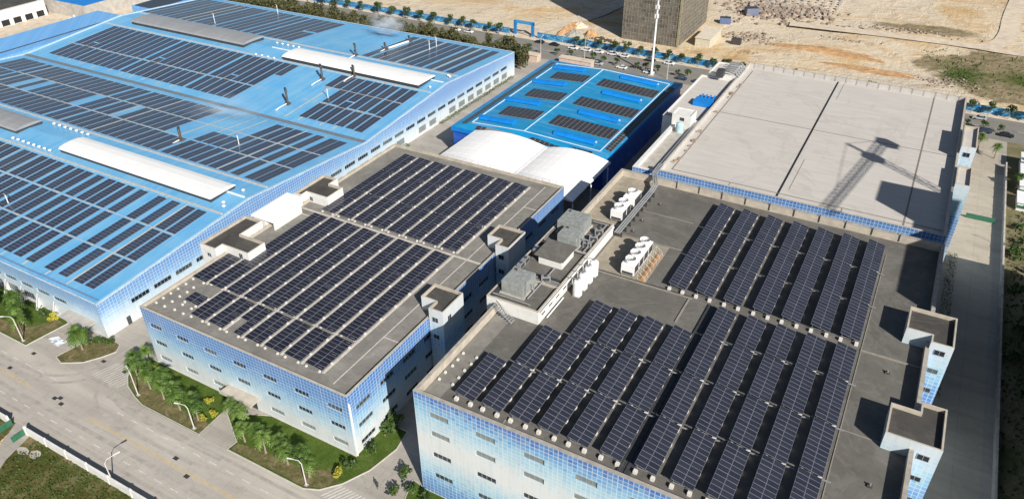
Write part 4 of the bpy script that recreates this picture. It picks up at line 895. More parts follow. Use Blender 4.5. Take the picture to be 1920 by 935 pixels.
for side in (0, 1):
    for y in ((194.4, 212.0, 231.6, 248.0) if side == 0 else (194.2, 212.6, 231.8, 248.4)):
        x0, x1 = (-121.9, -109.6) if side == 0 else (-95.0, -81.2)
        mb = MB(); n = 6; h = 1.05; dpt = 3.2; rows = []
        for X in (x0, x1):
            zb_ = ze(X) - .1; rows.append([(X, y+dpt*(1-math.cos(math.pi*i/n))/2, zb_ + h*(.3+.7*math.sin(math.pi*i/n))) for i in range(n+1)])
        for i in range(n): mb.quad(rows[0][i], rows[1][i], rows[1][i+1], rows[0][i+1], 0)
        for k in (0, 1): mb.poly([(rows[k][0][0], rows[k][0][1], ze(rows[k][0][0])-.1)] + rows[k] + [(rows[k][-1][0], rows[k][-1][1], ze(rows[k][0][0])-.1)], 1)
        zz0, zz1 = ze(x0)-.1, ze(x1)-.1
        mb.quad((x0,y+.25,zz0),(x1,y+.25,zz1),(x1,y+.25,zz1+h*.3),(x0,y+.25,zz0+h*.3), 2); mb.quad((x0,y+dpt-.25,zz0),(x1,y+dpt-.25,zz1),(x1,y+dpt-.25,zz1+h*.3),(x0,y+dpt-.25,zz0+h*.3), 2)
        sk_ = mb.build('roof_skylight', [M['blueE2'], M['blueE2'], M['blueE3']], bE)
        if side: MB().tube([(x1+.02,y+dpt/2,ze(x1)+.45),(x1+.35,y+dpt/2,ze(x1)+.45)], .36, 10).build('fan_outlet', M['lampw'], sk_)
def eblock(label, x0, x1, y0, y1, side):
    sl_ = (ze(x1)-ze(x0))/(x1-x0); mb = MB(); nx_, ny_ = max(1, round((x1-x0)/1.7)), max(1, round((y1-y0)/1.0)); o = thing('solar_block', label, 'solar block', (x0, y0, ze(x0)), group='solar blocks on the strong blue hall')
    Z = lambda x, h: sl_*x + h
    W, L = x1-x0, y1-y0
    mb.quad((0,0,Z(0,.12)),(W,0,Z(W,.12)),(W,L,Z(W,.12)),(0,L,Z(0,.12)), 1)
    for c in ([(0,0),(W,0)], [(W,0),(W,L)], [(W,L),(0,L)], [(0,L),(0,0)]): mb.quad((*c[0],Z(c[0][0],.01)),(*c[1],Z(c[1][0],.01)),(*c[1],Z(c[1][0],.12)),(*c[0],Z(c[0][0],.12)), 1)
    for i in range(nx_):
        for j in range(ny_):
            a, b_, c, d_ = i*W/nx_+.08, (i+1)*W/nx_-.08, j*L/ny_+.03, (j+1)*L/ny_-.03
            mb.quad((a,c,Z(a,.135)),(b_,c,Z(b_,.135)),(b_,d_,Z(b_,.135)),(a,d_,Z(a,.135)), 0)
    mb.build('panel_run', [M['cellE'], M['alufE']], o, kind='stuff')
M['cellE'] = plain('brown_grey_solar_cells', (.030, .032, .044), .3, var=.15, spec=.5); M['alufE'] = plain('panel_gap_strip', (.22, .20, .16), .5)
for i, (a, b) in enumerate(((200.6,208.4),(218.6,226.2),(238.0,245.2))):
    eblock('%s dark solar block on the left half of the strong blue roof' % ['nearest','middle','farthest'][i], -118.6, -104.9, a, b, 0); eblock('%s dark solar block on the right half of the strong blue roof' % ['nearest','middle','farthest'][i], -100.0, -78.5, a, b, 1)
def skirt(label, c4):
    o = thing('solar_block', label, 'solar block', c4[0], group='narrow solar strips along the blue hall eaves'); P0 = Vector(c4[0]); mb = MB(); P = [Vector(p)-P0 for p in c4]
    up = (P[1]-P[0]).cross(P[3]-P[0]).normalized(); up = up if up.z > 0 else -up
    mb.quad(*[p+up*.12 for p in P], 1); n = int((P[1]-P[0]).length/1.7)
    for k in range(n):
        for j in (0, 1):
            f = lambda a, b_: P[0] + (P[1]-P[0])*a + (P[3]-P[0])*b_ + up*.14
            mb.quad(f(k/n+.06/n, j*.5+.03), f((k+1)/n-.06/n, j*.5+.03), f((k+1)/n-.06/n, j*.5+.47), f(k/n+.06/n, j*.5+.47), 0)
    mb.build('panel_run', [M['cellE'], M['alufE']], o, kind='stuff')
zs_ = lambda x: 10 + .9*(x-ex0)/(ix0-ex0)
skirt('narrow solar strip along the left eave of the strong blue hall', [(-126.2,190.5,zs_(-126.2)),(-126.2,255.5,zs_(-126.2)),(-124.2,255.5,zs_(-124.2)),(-124.2,190.5,zs_(-124.2))])
zf_ = lambda y: 10 + .9*(y-ey0)/(iy0-ey0)
skirt('narrow solar strip on the front left eave of the strong blue hall', [(-120,188.6,10.3),(-106.5,188.6,10.42),(-106.5,190.4,10.9),(-120,190.4,10.7)])
skirt('narrow solar strip on the front right eave of the strong blue hall', [(-100.5,188.6,10.42),(-79.5,188.6,10.26),(-79.5,190.4,10.65),(-100.5,190.4,11.05)])
zr_ = lambda x: 10.9 - .9*(x-ix1)/(ex1-ix1)
skirt('narrow solar strip along the right eave of the strong blue hall', [(-77.4,194,zr_(-77.4)),(-77.4,252,zr_(-77.4)),(-75.3,252,zr_(-75.3)),(-75.3,194,zr_(-75.3))])
cv = thing('white_canopy', 'bright white double-vaulted canopy between the office and the blue hall', 'canopy')
mb = MB(); n = 10
def vault(x0, x1, za_, zb_, h, y0, y1, z00):
    pts = []
    for i in range(n+1):
        t = i/n; pts.append((x0+(x1-x0)*t, z00 + h*(1-(2*t-1)**2) + za_*(1-t) + zb_*t))
    for i in range(n): mb.quad((pts[i][0],y0,pts[i][1]),(pts[i+1][0],y0,pts[i+1][1]),(pts[i+1][0],y1,pts[i+1][1]),(pts[i][0],y1,pts[i][1]))
    for y in (y0, y1): mb.poly([(x0,y,z00-.35)] + [(p[0],y,p[1]) for p in pts] + [(x1,y,z00-.35)])
    mb.quad((x0,y0,z00-.35),(x0,y1,z00-.35),(x0,y1,pts[0][1]),(x0,y0,pts[0][1])); mb.quad((x1,y0,z00-.35),(x1,y1,z00-.35),(x1,y1,pts[-1][1]),(x1,y0,pts[-1][1]))
vault(-118.6, -93.1, 0, 0, 1.7, 160.6, 186.6, 11.0); vault(-93.1, -72.2, 0, 0, 1.6, 160.6, 186.4, 11.0)
mb.build('membrane', M['membrane'], cv)
for p in cv.children[0].data.polygons: p.use_smooth = False
sm = MB()
for (x0, x1, h) in ((-118.6,-93.1,1.7),(-93.1,-72.2,1.6)):
    for y in (164.5, 168.5, 172.5, 176.5, 180.5, 184):
        sm.tube([(x0+(x1-x0)*k/10, y, 11.03+h*(1-(2*k/10-1)**2)) for k in range(11)], .07, 4)
sm.tube([(-93.1,160.7,11.05),(-93.1,186.4,11.05)], .28, 6); sm.build('seam', plain('grey_membrane_seam', (.62,.61,.60), .6), cv, kind='stuff')
cl = MB()
for x in (-117.8, -93.3, -72.8):
    for y in (162, 174, 186): cl.tube([(x,y,0),(x,y,9.3)], .2, 8)
cl.build('column', M['white2'], cv)

# ------------------------------------------------------------------ far left buildings
bF = thing('neighbour_hall', 'low blue-gridded hall beyond the left end of the blue factory', 'building'); MB().prism(rect(-352, -327, 120, 222), 0, 8.8, 0).build('roof', M['blueF'], bF); MB().box(-333.2,-332.6,120,221.6,8.801,9.0).build('gutter', M['dark'], bF)
bG = thing('dark_panel_shed', 'long shed beyond the factory with a dark solar-covered roof', 'building'); MB().prism(rect(-346, -327.5, 236, 300), 0, 8.4, 0).build('wall', M['blueF'], bG); MB().box(-344.5,-331,237,299,8.401,8.7).build('panel_run', M['cellE'], bG, kind='stuff')
bH = thing('loading_dock_building', 'white warehouse with a row of dark loading bays at the top left corner', 'building')
MB().box(-440,-398,150,224,0,7.4).build('wall', M['white'], bH); MB().box(-438,-400,152,222,7.401,7.7).build('roof', M['deckS'], bH)
for i in range(9):
    y = 170+i*6.0; dd = MB().box(-398,-397.8,y,y+4.2,.3,3.0).build('loading_door', M['black'], bH); MB().box(-397.9,-397.0,y-.5,y-.1,0,3.2).build('dock_post', M['white'], bH)
bI = thing('vivid_blue_shed', 'vivid blue plain roof shed at the top left edge', 'building'); MB().prism(rect(-470, -372, 228, 330), 0, 6.5, 0).build('roof', M['blueE2'], bI); MB().box(-372,-371.4,227.6,330,0,6.8).box(-470,-372,227.4,228,0,6.8).build('wall', M['conc'], bI)
wb = thing('debris_pile', 'heap of pale rubble beside the loading yard', 'rubble heap')
rb = MB(); q = random.Random(4)
for i in range(90):
    x, y = -374+q.gauss(0,4), 224+q.gauss(0,3); s = q.uniform(.3,1.3); rb.box(x, x+s, y, y+s*q.uniform(.5,1.3), 0, s*q.uniform(.4,1.6))
rb.build('stones', M['block'], wb, kind='stuff')

# ------------------------------------------------------------------ boundary wall at the front, side wall, gates
def low_wall(label, x0, x1, y0, y1, h, m='white', n=0):
    o = thing('boundary_wall', label, 'wall', group=None); MB().box(x0, x1, y0, y1, 0, h).build('wall', M[m], o); MB().box(x0-.06, x1+.06, y0-.08, y1+.08, h+.001, h+.12).build('coping', M[m], o)
    L = x1-x0 if x1-x0 > y1-y0 else y1-y0; k = int(L/6)
    pm2 = MB().box(-.22,.22,-.22,.22,0,h+.3).mesh('pier', M[m])
    for i in range(k+1):
        inst('pier', pm2, o, (x0+.2+(x1-x0-.4)*i/k, (y0+y1)/2, 0) if x1-x0 > y1-y0 else ((x0+x1)/2, y0+.2+(y1-y0-.4)*i/k, 0))
    return o
low_wall('low white boundary wall right of the gate opening along the main road', -134.5, -60, 44.05, 44.3, 1.85)
low_wall('low white boundary wall left of the gate opening along the main road', -230, -139.9, 44.05, 44.3, 1.85)
for x, s in ((-139.3, 'left'), (-134.6, 'right')):
    o = thing('gate_net', 'green netting panel at the %s of the road gate opening' % s, 'netting', (x, 0, 0)); MB().box(-.05,.05,41.4,44.4,.1,1.5).build('net', M['green'], o); MB().bar((0,41.4,0),(0,41.4,1.7),.08).bar((0,44.3,0),(0,44.3,1.7),.08).build('post', M['grey'], o)
low_wall('tall grey wall between the side road and the scrub lot', 30.4, 30.7, 62, 262, 1.8, 'conc')
sg = thing('green_barrier', 'green netted barrier across the far end of the side road', 'barrier', (0,0,0)); MB().box(21.3,28.4,222.6,222.8,.1,1.5).build('net', M['green'], sg); b = MB()
for k in range(5): b.bar((21.3+k*1.77,222.9,0),(21.3+k*1.77,222.9,1.7),.09)
b.build('post', M['grey'], sg)

# ------------------------------------------------------------------ vegetation
def frond(mb, ang, el, L, q, droop=1.0, wd=.75):
    c, s = math.cos(ang), math.sin(ang); k = 6; P = []
    for i in range(k+1):
        t = i/k; P.append(Vector((c*L*t*math.cos(el)*(1-.12*t*droop), s*L*t*math.cos(el)*(1-.12*t*droop), L*t*math.sin(el) - droop*L*.55*t*t)))
    n = Vector((-s, c, 0))
    for i in range(k):
        a, b = P[i], P[i+1]; w0 = wd*math.sin(math.pi*min(.97,max(.12,(i+.3)/k)))
        for sg_ in (1, -1):
            for hlf in (.1,):
                p = a.lerp(b, hlf); e2 = a.lerp(b, hlf+.75)
                tip = p.lerp(e2, .9) + n*sg_*w0 + Vector((0,0,-.32*w0)) + (b-a)*.5
                mb.poly([p, e2, tip])
def palm_meshes(seed, h, L, n):
    q = random.Random(seed); t = MB()
    t.tube([(0,0,0),(.05,.02,h*.3),(.1,-.03,h*.7),(.12,0,h)], [.24,.17,.14,.15], 8)
    c = MB()
    for i in range(n):
        frond(c, i*2.39996+q.uniform(-.2,.2), R(q.uniform(-22, 80)), L*q.uniform(.7,1.1), q, q.uniform(.7,1.2), L*.30)
    return t.mesh('trunk', M['bark']), c.mesh('crown', M['palm'])
PM = [palm_meshes(i+1, 4.2+.4*i, 2.35+.12*i, 44) for i in range(3)]
BIGP = palm_meshes(9, 4.2, 3.2, 70)
def palm(label, x, y, v, rz, group=None, sc_=1.0):
    h = [4.2,4.6,5.0,4.6][v]; t, c = (PM+[BIGP])[v]; o = thing('palm_tree', label, 'palm tree', (x, y, .1), rz, group); o.scale = (sc_,)*3
    inst('trunk', t, o); inst('crown', c, o, (.12, 0, h)); return o
row1 = [(-130.2,69.4),(-131.0,66.9),(-128.4,65.2),(-126.0,66.4),(-123.6,64.4),(-121.0,66.0),(-118.6,63.7),(-115.6,64.6),(-113.2,63.2),(-110.3,64.4),(-107.8,63.0)]
for i, (x, y) in enumerate(row1): palm('bushy young palm, %s from the left in the left lawn before the office' % nth(i+1), x, y, i % 3, i*1.3, 'palms in the left office lawn', .94)
row2 = [(-101.8,66.6),(-98.6,65.8),(-95.4,63.4),(-92.6,64.4),(-89.8,63.2),(-87.0,64.6),(-84.2,63.2),(-81.2,64.2),(-78.6,62.8)]
for i, (x, y) in enumerate(row2): palm('bushy young palm, %s from the left in the right lawn before the office' % nth(i+1), x, y, (i+1) % 3, i*1.7, 'palms in the right office lawn', .94)
palm('large round palm alone on the kerbed island at the factory corner', -147.6, 65.6, 3, .4, None, 1.05)
for i, (x, y) in enumerate([(-164.6,62.6),(-168.6,64.8),(-172.5,66.8),(-176.2,63.4),(-180.5,66)]): palm('leafy palm in the factory front lawn, %s from its right end' % nth(i+1), x, y, i % 3, i*2.1, 'palms in the factory lawn', 1.1)
def crown_mesh(name, seed, rx, ry, rz_, n, s, m, clumps=7, flat=.0):
    q = random.Random(seed); mb = MB(); C = [(q.uniform(-.6,.6)*rx, q.uniform(-.6,.6)*ry, q.uniform(-.55,.65)*rz_, q.uniform(.35,.6)) for _ in range(clumps)]
    for i in range(n):
        cx, cy, cz, cr = q.choice(C); v = Vector((q.gauss(0,1), q.gauss(0,1), q.gauss(0,1))).normalized()*q.uniform(.55,1.0)*cr
        p = Vector((cx+v.x*rx, cy+v.y*ry, cz+v.z*rz_)); a = Vector((q.gauss(0,1), q.gauss(0,1), q.gauss(0,1))).normalized(); b = a.cross(Vector((q.gauss(0,1), q.gauss(0,1), q.gauss(0,1)))).normalized(); k = s*q.uniform(.6,1.3)
        mb.quad(p-a*k*.5, p+b*k*.38, p+a*k*.5, p-b*k*.38)
    return mb.mesh(name, m)
def tree(label, x, y, h, cm, tm, sc_, group, z=0.0, name='street_tree'):
    o = thing(name, label, 'tree', (x, y, z), rnd.random()*6, group); o.scale = (sc_,)*3
    inst('trunk', tm, o); inst('crown', cm, o, (0, 0, h)); return o
def trunk_mesh(h, r, branches=4, seed=1):
    q = random.Random(seed); t = MB().tube([(0,0,0),(.05,0,h*.6),(.02,.05,h*1.05)], [r, r*.7, r*.4], 7)
    for i in range(branches):
        a = i*2.4; t.tube([(.03,0,h*.7), (math.cos(a)*h*.3, math.sin(a)*h*.3, h*1.1)], [r*.4, r*.15], 5)
    return t.mesh('trunk', M['bark'])
TC = [crown_mesh('crown', 20+i, 1.9, 1.9, 1.7, 330, .55, M['leaf']) for i in range(3)]; TT = [trunk_mesh(2.4, .14, 4, i) for i in range(3)]
NT = [-139.2,-134.4,-127,-120.6,-115.4,-108.4,-101.6,-96,-90.0,-83.2,-76.4,-71.0,-64,-57,-50,-43,-36,-29,-22,-15,-8,-1,6,12,18.6,24.6,31.5,38,44]
for i, x in enumerate(NT): tree('round street tree before the blue hoarding, %s from the construction gate' % nth(i+1), x+rnd.uniform(-.6,.6), 305.6, 3.3, TC[i%3], TT[i%3], rnd.uniform(.85,1.15), 'street trees before the blue hoarding')
for i, x in enumerate([-177.5,-184,-191,-198,-206,-214,-222.5,-231,-240,-249,-258,-267,-276,-285]): tree('round street tree left of the construction gate, %s from the gate' % nth(i+1), x+rnd.uniform(-1,1), 303.8, 3.3, TC[i%3], TT[i%3], rnd.uniform(.95,1.3), 'street trees left of the construction gate')
ST = [-153.4,-141,-134.6,-123.6,-119.1,-113.2,-104.2,-100.4,-95.2,-86.7,-82.2,-70,-58,-44,-30,-16,-2,10,18.6,23.6,28.6]
for i, x in enumerate(ST): tree('small street tree on the near kerb of the back road, %s from its left end' % nth(i+1), x, 290.6 if i > 0 else 289, 3.0, TC[(i+1)%3], TT[i%3], rnd.uniform(.65,.85), 'street trees on the near kerb of the back road')
DC = [crown_mesh('crown', 50+i, 2.0, 2.0, 3.6, 420, .7, M['leafd'], 10) for i in range(3)]; DT = [trunk_mesh(4.0, .2, 5, 60+i) for i in range(3)]
q = random.Random(77); k = 0
for i in range(230):
    x = -146 - i*.86 + q.uniform(-.8,.8); y = 270 + q.uniform(-3.5, 8.0) + max(0, (-205-x)*.06)
    tree('dark shaggy tree in the dense belt behind the blue factory', x, y, 4.6, DC[i%3], DT[i%3], q.uniform(.8,1.3), 'dense tree belt behind the blue factory', name='belt_tree')
# shrubs and hedges
SC = [crown_mesh('foliage', 80+i, .9, .9, .62, 210, .34, M['leafy'], 5) for i in range(2)]; SGm = [crown_mesh('foliage', 90+i, 1.0, 1.0, .8, 240, .36, M['leafh'], 6) for i in range(2)]; sstem = trunk_mesh(.6, .06, 5, 3)
def shrub(label, x, y, s, y_=True, i=0, group=None):
    o = thing('shrub', label, 'shrub', (x, y, .1), i*1.1, group); o.scale = (s,)*3
    inst('stem', sstem, o); inst('foliage', (SC if y_ else SGm)[i%2], o, (0,0,.75))
for i, (x, y, s, lb) in enumerate([(-109.1,67.1,1.1,'upper of three yellow shrubs at the right end of the left office lawn'),(-105.9,65.4,1.05,'right yellow shrub at the right end of the left office lawn'),(-106.4,63.4,1.05,'lowest yellow shrub at the right end of the left office lawn'),(-128.4,68.8,.8,'small yellow shrub behind the leftmost palms'),(-74.2,65.4,1.3,'bright yellow shrub at the right tip of the right office lawn'),(-162.4,68.8,1.5,'large yellow shrub at the right end of the factory lawn')]): shrub(lb, x, y, s, True, i)
for i, (x, y, s, lb) in enumerate([(-145.6,69.4,1.3,'green shrub behind the island palm'),(-143.4,69.6,1.2,'round green shrub at the right tip of the island'),(-146.8,68.0,1.2,'green shrub beside the island palm trunk'),(-63.3,71.6,1.3,'dark round shrub at the workshop corner, upper'),(-62.2,67.4,1.35,'dark round shrub at the workshop corner, lower'),(-165.6,68.4,1.2,'green shrub left of the yellow shrub'),(-60.4,69.4,1.4,'leafy shrub against the workshop corner'),(-56.8,68.6,1.3,'leafy shrub in the bed under the workshop front'),(-72.6,77.6,1.8,'tall dark shrub at the office right corner, nearer'),(-72.2,80.4,2.0,'tall dark shrub at the office right corner, farther'),(-71.6,73.4,1.6,'low dark shrub at the office front right corner'),(-73.6,68.2,1.5,'dark spreading shrub behind the bright yellow one')]): shrub(lb, x, y, s, False, i)
def hedge(name, label, x0, x1, y0, y1, h, n, seed, m='leafh'):
    q = random.Random(seed); mb = MB()
    for i in range(n):
        p = Vector((q.uniform(x0,x1), q.uniform(y0,y1), .1+h*q.random()**.6)); a = Vector((q.gauss(0,1),q.gauss(0,1),q.gauss(0,1))).normalized(); b = a.cross(Vector((q.gauss(0,1),q.gauss(0,1),q.gauss(0,1)))).normalized(); s = q.uniform(.2,.42)
        mb.quad(p-a*s*.5, p+b*s*.4, p+a*s*.5, p-b*s*.4)
    return mb.build(name, M[m], None, kind='stuff', label=label, category='hedge')
hedge('hedge', 'low clipped hedge along the factory wall foot in the far alley', -145.6, -144.0, 205, 258, 1.0, 1500, 5)
hedge('hedge', 'short clipped hedge by the factory wall before the blue hall', -145.6, -143.8, 172, 186, 1.0, 500, 6)
hedge('hedge', 'dark hedge along the foot of the factory front', -240, -164.5, 69.2, 70.6, .9, 1500, 9)
hedge('hedge', 'yellow-green planting strip beside the side road', 18.2, 20.4, 140, 200, .9, 1300, 10)
def tufts(name, x0, x1, y0, y1, n, m, seed, h=.35, z=.0, mask=None):
    q = random.Random(seed); mb = MB()
    while n > 0:
        x, y = q.uniform(x0,x1), q.uniform(y0,y1); n -= 1
        if mask and not mask(x, y): continue
        a = q.random()*6.3; hh = h*q.uniform(.5,1.4); dx, dy = math.cos(a)*hh*.45, math.sin(a)*hh*.45; zz = z + (hgt(x,y) if y > 300 else 0)
        mb.quad((x-dx,y-dy,zz),(x+dx,y+dy,zz),(x+dx*1.3+dy*.5,y+dy*1.3,zz+hh),(x-dx*.6+dy*.5,y-dy*.6,zz+hh))
    return mb.build(name, m, None, kind='stuff')
tufts('grass', -170, -90, 20, 44.2, 9000, M['leafh'], 3, .28, .01, lambda x, y: not (-140.6 < x < -131))
tufts('grass', 31.6, 44, 95, 235, 1500, M['leafd'], 4, .5, .0)
tufts('grass', -2, 60, 324, 380, 1500, M['leafh'], 6, .5, .1, lambda x, y: y > 376 - (x+4)*3.0 and rnd.random() < (1 if (x-13)**2/90+(y-352)**2/300 < 1 else .3))
SCR = [(34.5,172),(33.8,188),(36,199),(33.6,206),(35.4,214),(34,222),(36.5,181),(33.5,160),(35.5,148)]
for i, (x, y) in enumerate(SCR): shrub('wild scrub bush beyond the side wall, %s counted from the far end' % nth(len(SCR)-i), x, y, rnd.uniform(1.3,2.2), False, i, 'wild bushes beyond the side wall')
for i, (x, y) in enumerate([(33.6,248),(37,262),(22.5,272),(27.5,268)]): palm('small palm by the back road at the right edge, %s one' % nth(i+1), x, y, i % 3, i, 'palms by the back road at the right edge', 1.0)

# ------------------------------------------------------------------ lamps
def lamp(label, x, y, h, ax, ay, L=2.2, group='street lamps'):
    o = thing('street_lamp', label, 'street lamp', (x, y, 0), group=group)
    MB().tube([(0,0,0),(0,0,h*.85),(ax*L*.2,ay*L*.2,h*.97),(ax*L*.8,ay*L*.8,h)], [.13,.09,.07,.06], 8).build('pole', M['lampw'], o)
    MB().tube([(ax*L*.75,ay*L*.75,h),(ax*(L+.5),ay*(L+.5),h+.02)], [.12,.16], 6).build('lamp_head', M['lampw'], o); MB().box(-.3,.3,-.3,.3,0,.28).build('base', M['conc'], o)
lamp('white curved street lamp in the factory lawn', -162.0, 60.9, 7.4, -.75, -.6)
lamp('white street lamp at the rounded lawn corner', -124.3, 61.9, 6.6, -.8, .3)
lamp('white curved street lamp between the two office lawns', -106.7, 61.0, 6.6, -.9, -.3)
lamp('white street lamp at the right end of the right office lawn', -77.9, 61.2, 6.7, -.9, -.3)
lamp('white street lamp standing on the low boundary wall', -109.3, 44.55, 6.0, .3, .95, 2.4)
lamp('tall white lamp on the near kerb of the back road left of the blue hall', -146.1, 285.0, 9.0, 0, 1)
lamp('tall white lamp on the near kerb of the back road behind the blue hall', -127.6, 290.0, 9.5, 0, 1)
lamp('tall white lamp on the near kerb of the back road beside the white wing', -89.3, 286.0, 10.5, .4, .9)
lamp('thin white lamp in the scrub lot beside the side wall', 36.0, 206, 8, -.9, .2)
ms = thing('radio_mast', 'very tall white radio mast rising behind the blue hall', 'mast', (-96.3, 286.9, 0))
MB().tube([(0,0,0),(0,0,26),(0,0,34)], [.48,.34,.3], 12).build('pole', M['white2'], ms)
for z in (24.0, 27.5, 31):
    a = MB(); 
    for k in range(6):
        an = k*math.pi/3; c, s = math.cos(an), math.sin(an); a.box(.75*c-.11,.75*c+.11,.75*s-.11,.75*s+.11,z-.75,z+.75); a.bar((.3*c,.3*s,z),(.75*c,.75*s,z),.07)
    a.build('antenna_ring', M['white2'], ms)
MB().box(-1,1,-1,1,0,.4).build('base', M['conc'], ms)

# ------------------------------------------------------------------ cars
def car_meshes(col):
    b = MB(); W = .88; prof = [(-2.2,.35),(-2.25,.75),(-2.1,.92),(-1.4,.98),(1.2,.98),(2.1,.85),(2.25,.6),(2.2,.35)]
    for s in (-W, W): b.poly([(x, s, z) for x, z in prof])
    for i in range(len(prof)): a, c = prof[i], prof[(i+1)%len(prof)]; b.quad((a[0],-W,a[1]),(c[0],-W,c[1]),(c[0],W,c[1]),(a[0],W,a[1]))
    g = MB(); pr_ = [(-1.75,.98),(-1.15,1.42),(.25,1.44),(1.1,.98)]; w2 = .72
    for i in (0, 2): a, c = pr_[i], pr_[i+1]; g.quad((a[0],-W if a[1]<1 else -w2,a[1]),(c[0],-W if c[1]<1 else -w2,c[1]),(c[0],W if c[1]<1 else w2,c[1]),(a[0],W if a[1]<1 else w2,a[1]))
    for s in (-1, 1): g.poly([(x, s*(W-.02 if z < 1 else w2), z) for x, z in pr_])
    t = MB().quad((-1.15,-w2,1.425),(.25,-w2,1.445),(.25,w2,1.445),(-1.15,w2,1.425))
    wh_ = MB().tube([(0,-.11,0),(0,.11,0)], .33, 12)
    pm_ = plain('car_paint_'+col[0], col[1], .25, var=.05, spec=.6)
    return b.mesh('body', pm_), g.mesh('window', M['glassdark']), t.mesh('roof_panel', pm_), wh_.mesh('wheel', M['black'])
CM = {c[0]: car_meshes(c) for c in (('white', (.75,.75,.75)), ('black', (.02,.02,.024)), ('silver', (.42,.43,.45)), ('navy', (.03,.05,.10)))}
def car(colr, x, y, label, group, rz=0):
    o = thing('parked_car', label, 'car', (x, y, .01), rz, group); b, g, t, wm = CM[colr]
    inst('body', b, o); inst('window', g, o); inst('roof_panel', t, o)
    for sx in (-1.4, 1.4):
        for sy in (-.82, .82): inst('wheel', wm, o, (sx, sy, .33))
CG = 'cars parked along the back road'
for i, (c, x, y, lb) in enumerate([('black',-155.4,302,'black car nearest the construction gate'),('black',-147.8,301.8,'black car before the left end of the hoarding'),('white',-138.4,301.6,'white car in front of the two leftmost hoarding trees'),('white',-132.3,301.8,'second white car of the row before the hoarding'),('white',-126.3,302,'third white car of the row before the hoarding'),('white',-119.8,302.4,'fourth white car of the row before the hoarding'),('white',-114.6,302.2,'fifth white car of the row before the hoarding'),('black',-102.6,302.6,'black car behind the radio mast'),('white',-94.1,302.6,'white car just right of the radio mast'),('navy',-150.3,288,'navy car on the near kerb beyond the tree belt'),('black',-156,288.3,'black car half hidden by the tree belt'),('silver',-120.6,288.2,'silver car on the near kerb behind the blue hall'),('white',-110,288.6,'white car on the near kerb behind the blue hall'),('white',-98,288.4,'white car at the foot of the radio mast'),('navy',-84,288.2,'navy car on the near kerb by the white wing'),('navy',-77,288.0,'second navy car on the near kerb by the white wing'),('white',-192,299.8,'white car left of the construction gate, right one'),('white',-199,299.6,'white car left of the construction gate, left one'),('silver',22,300.6,'silver car on the back road at the right edge'),('black',30.6,288.6,'black car on the near kerb at the right edge'),('navy',24,289,'navy car beside the side road end')]): car(c, x, y, lb, CG, rnd.uniform(-.04,.04) + (math.pi if i % 3 == 0 else 0))

# ------------------------------------------------------------------ hoarding and construction site
for (x0, x1, lb) in ((-159.5, 62, 'long printed blue hoarding along the back road right of the construction gate'), (-330, -174, 'printed blue hoarding along the back road left of the construction gate')):
    o = thing('site_hoarding', lb, 'hoarding', (0, 307.6, 0)); n = int((x1-x0)/6); wd = (x1-x0)/n; pmh = MB().box(0, wd-.06, -.05, .05, .1, 2.8).mesh('panel', M['hoard']); pst = MB().box(-.07,.07,.05,.2,0,2.95).mesh('post', M['grey'])
    for i in range(n): inst('panel', pmh, o, (x0+i*wd, 0, 0)); inst('post', pst, o, (x0+i*wd, 0, 0))
gt = thing('construction_gate', 'blue portal gate at the entrance of the construction site', 'gate', (-167.2, 308.8, 0)); MB().box(-5.2,-4.0,-.6,.6,0,6.4).build('pillar', M['signblue'], gt); MB().box(4.0,5.2,-.6,.6,0,6.4).build('pillar', M['signblue'], gt); MB().box(-5.2,5.2,-.5,.5,5.2,6.45+.0).build('lintel', plain('gate_beam_blue', (.05,.26,.52), .5), gt)
b = MB(); b.bar((-3.9,.3,1.0),(3.9,.3,1.0),.15); b.bar((4.2,-1.2,0),(4.2,-1.2,1.2),.4); b.build('barrier_arm', M['dark'], gt)
for x0, x1, y0, y1, h, lb in ((-135,-120.4,280.4,283.6,3.2,'low pale pink gatehouse behind the blue hall'),(-151,-144.5,278.4,281.8,2.8,'small pink wall block at the end of the tree belt')):
    o = thing('gatehouse', lb, 'building'); MB().box(x0,x1,y0,y1,0,h).build('wall', plain('pink_render',(.55,.42,.34),.8), o); MB().box(x0-.3,x1+.3,y0-.3,y1+.3,h+.001,h+.25).build('roof', M['track'], o)
tw = thing('scaffolded_tower', 'unfinished tower wrapped in grey scaffold netting beside the sandy site', 'building', (0,0,0))
tx0, tx1, ty0, ty1, th = -125.0, -98.6, 325.5, 368.0, 46
MB().box(tx0,tx1,ty0,ty1,-1,th).build('netting', M['net'], tw)
sf = MB()
for i in range(21):
    x = tx0+(tx1-tx0)*i/20; sf.box(x-.06,x+.06,ty0-.14,ty0-.02,-1,th+1)
for i in range(31):
    y = ty0+(ty1-ty0)*i/30; sf.box(tx1+.02,tx1+.14,y-.06,y+.06,-1,th+1)
for k in range(24):
    z = 1.6+k*1.9; sf.box(tx0,tx1,ty0-.16,ty0-.04,z-.06,z+.06); sf.box(tx1+.04,tx1+.16,ty0,ty1,z-.06,z+.06)
sf.build('scaffold', plain('rusty_scaffold_tube', (.25,.23,.19), .7, var=.4), tw, kind='stuff')
fl = MB()
for k in range(12): fl.box(tx0-.1,tx1+.1,ty0-.1,ty1+.1,3.3+k*3.8,3.55+k*3.8)
fl.build('floor_band', plain('dusty_boarding', (.20,.185,.165), .9, var=.4), tw)
MB().box(tx1-.5,tx1+.35,ty0-.35,ty0+.5,-1,th+1).build('corner_sheet', plain('yellowed_sheet',(.25,.22,.14),.8,var=.4), tw)
wsx = thing('site_shed', 'pale flat-roofed site shed right of the scaffolded tower', 'shed', (-92.4,331.5,0)); MB().box(0,6.6,0,18,-.6,3.5).build('wall', plain('cream_panel',(.52,.48,.38),.7), wsx); MB().box(-.3,6.9,-.3,18.3,3.501,3.75).build('roof', plain('cream_roof',(.60,.54,.44),.7), wsx)
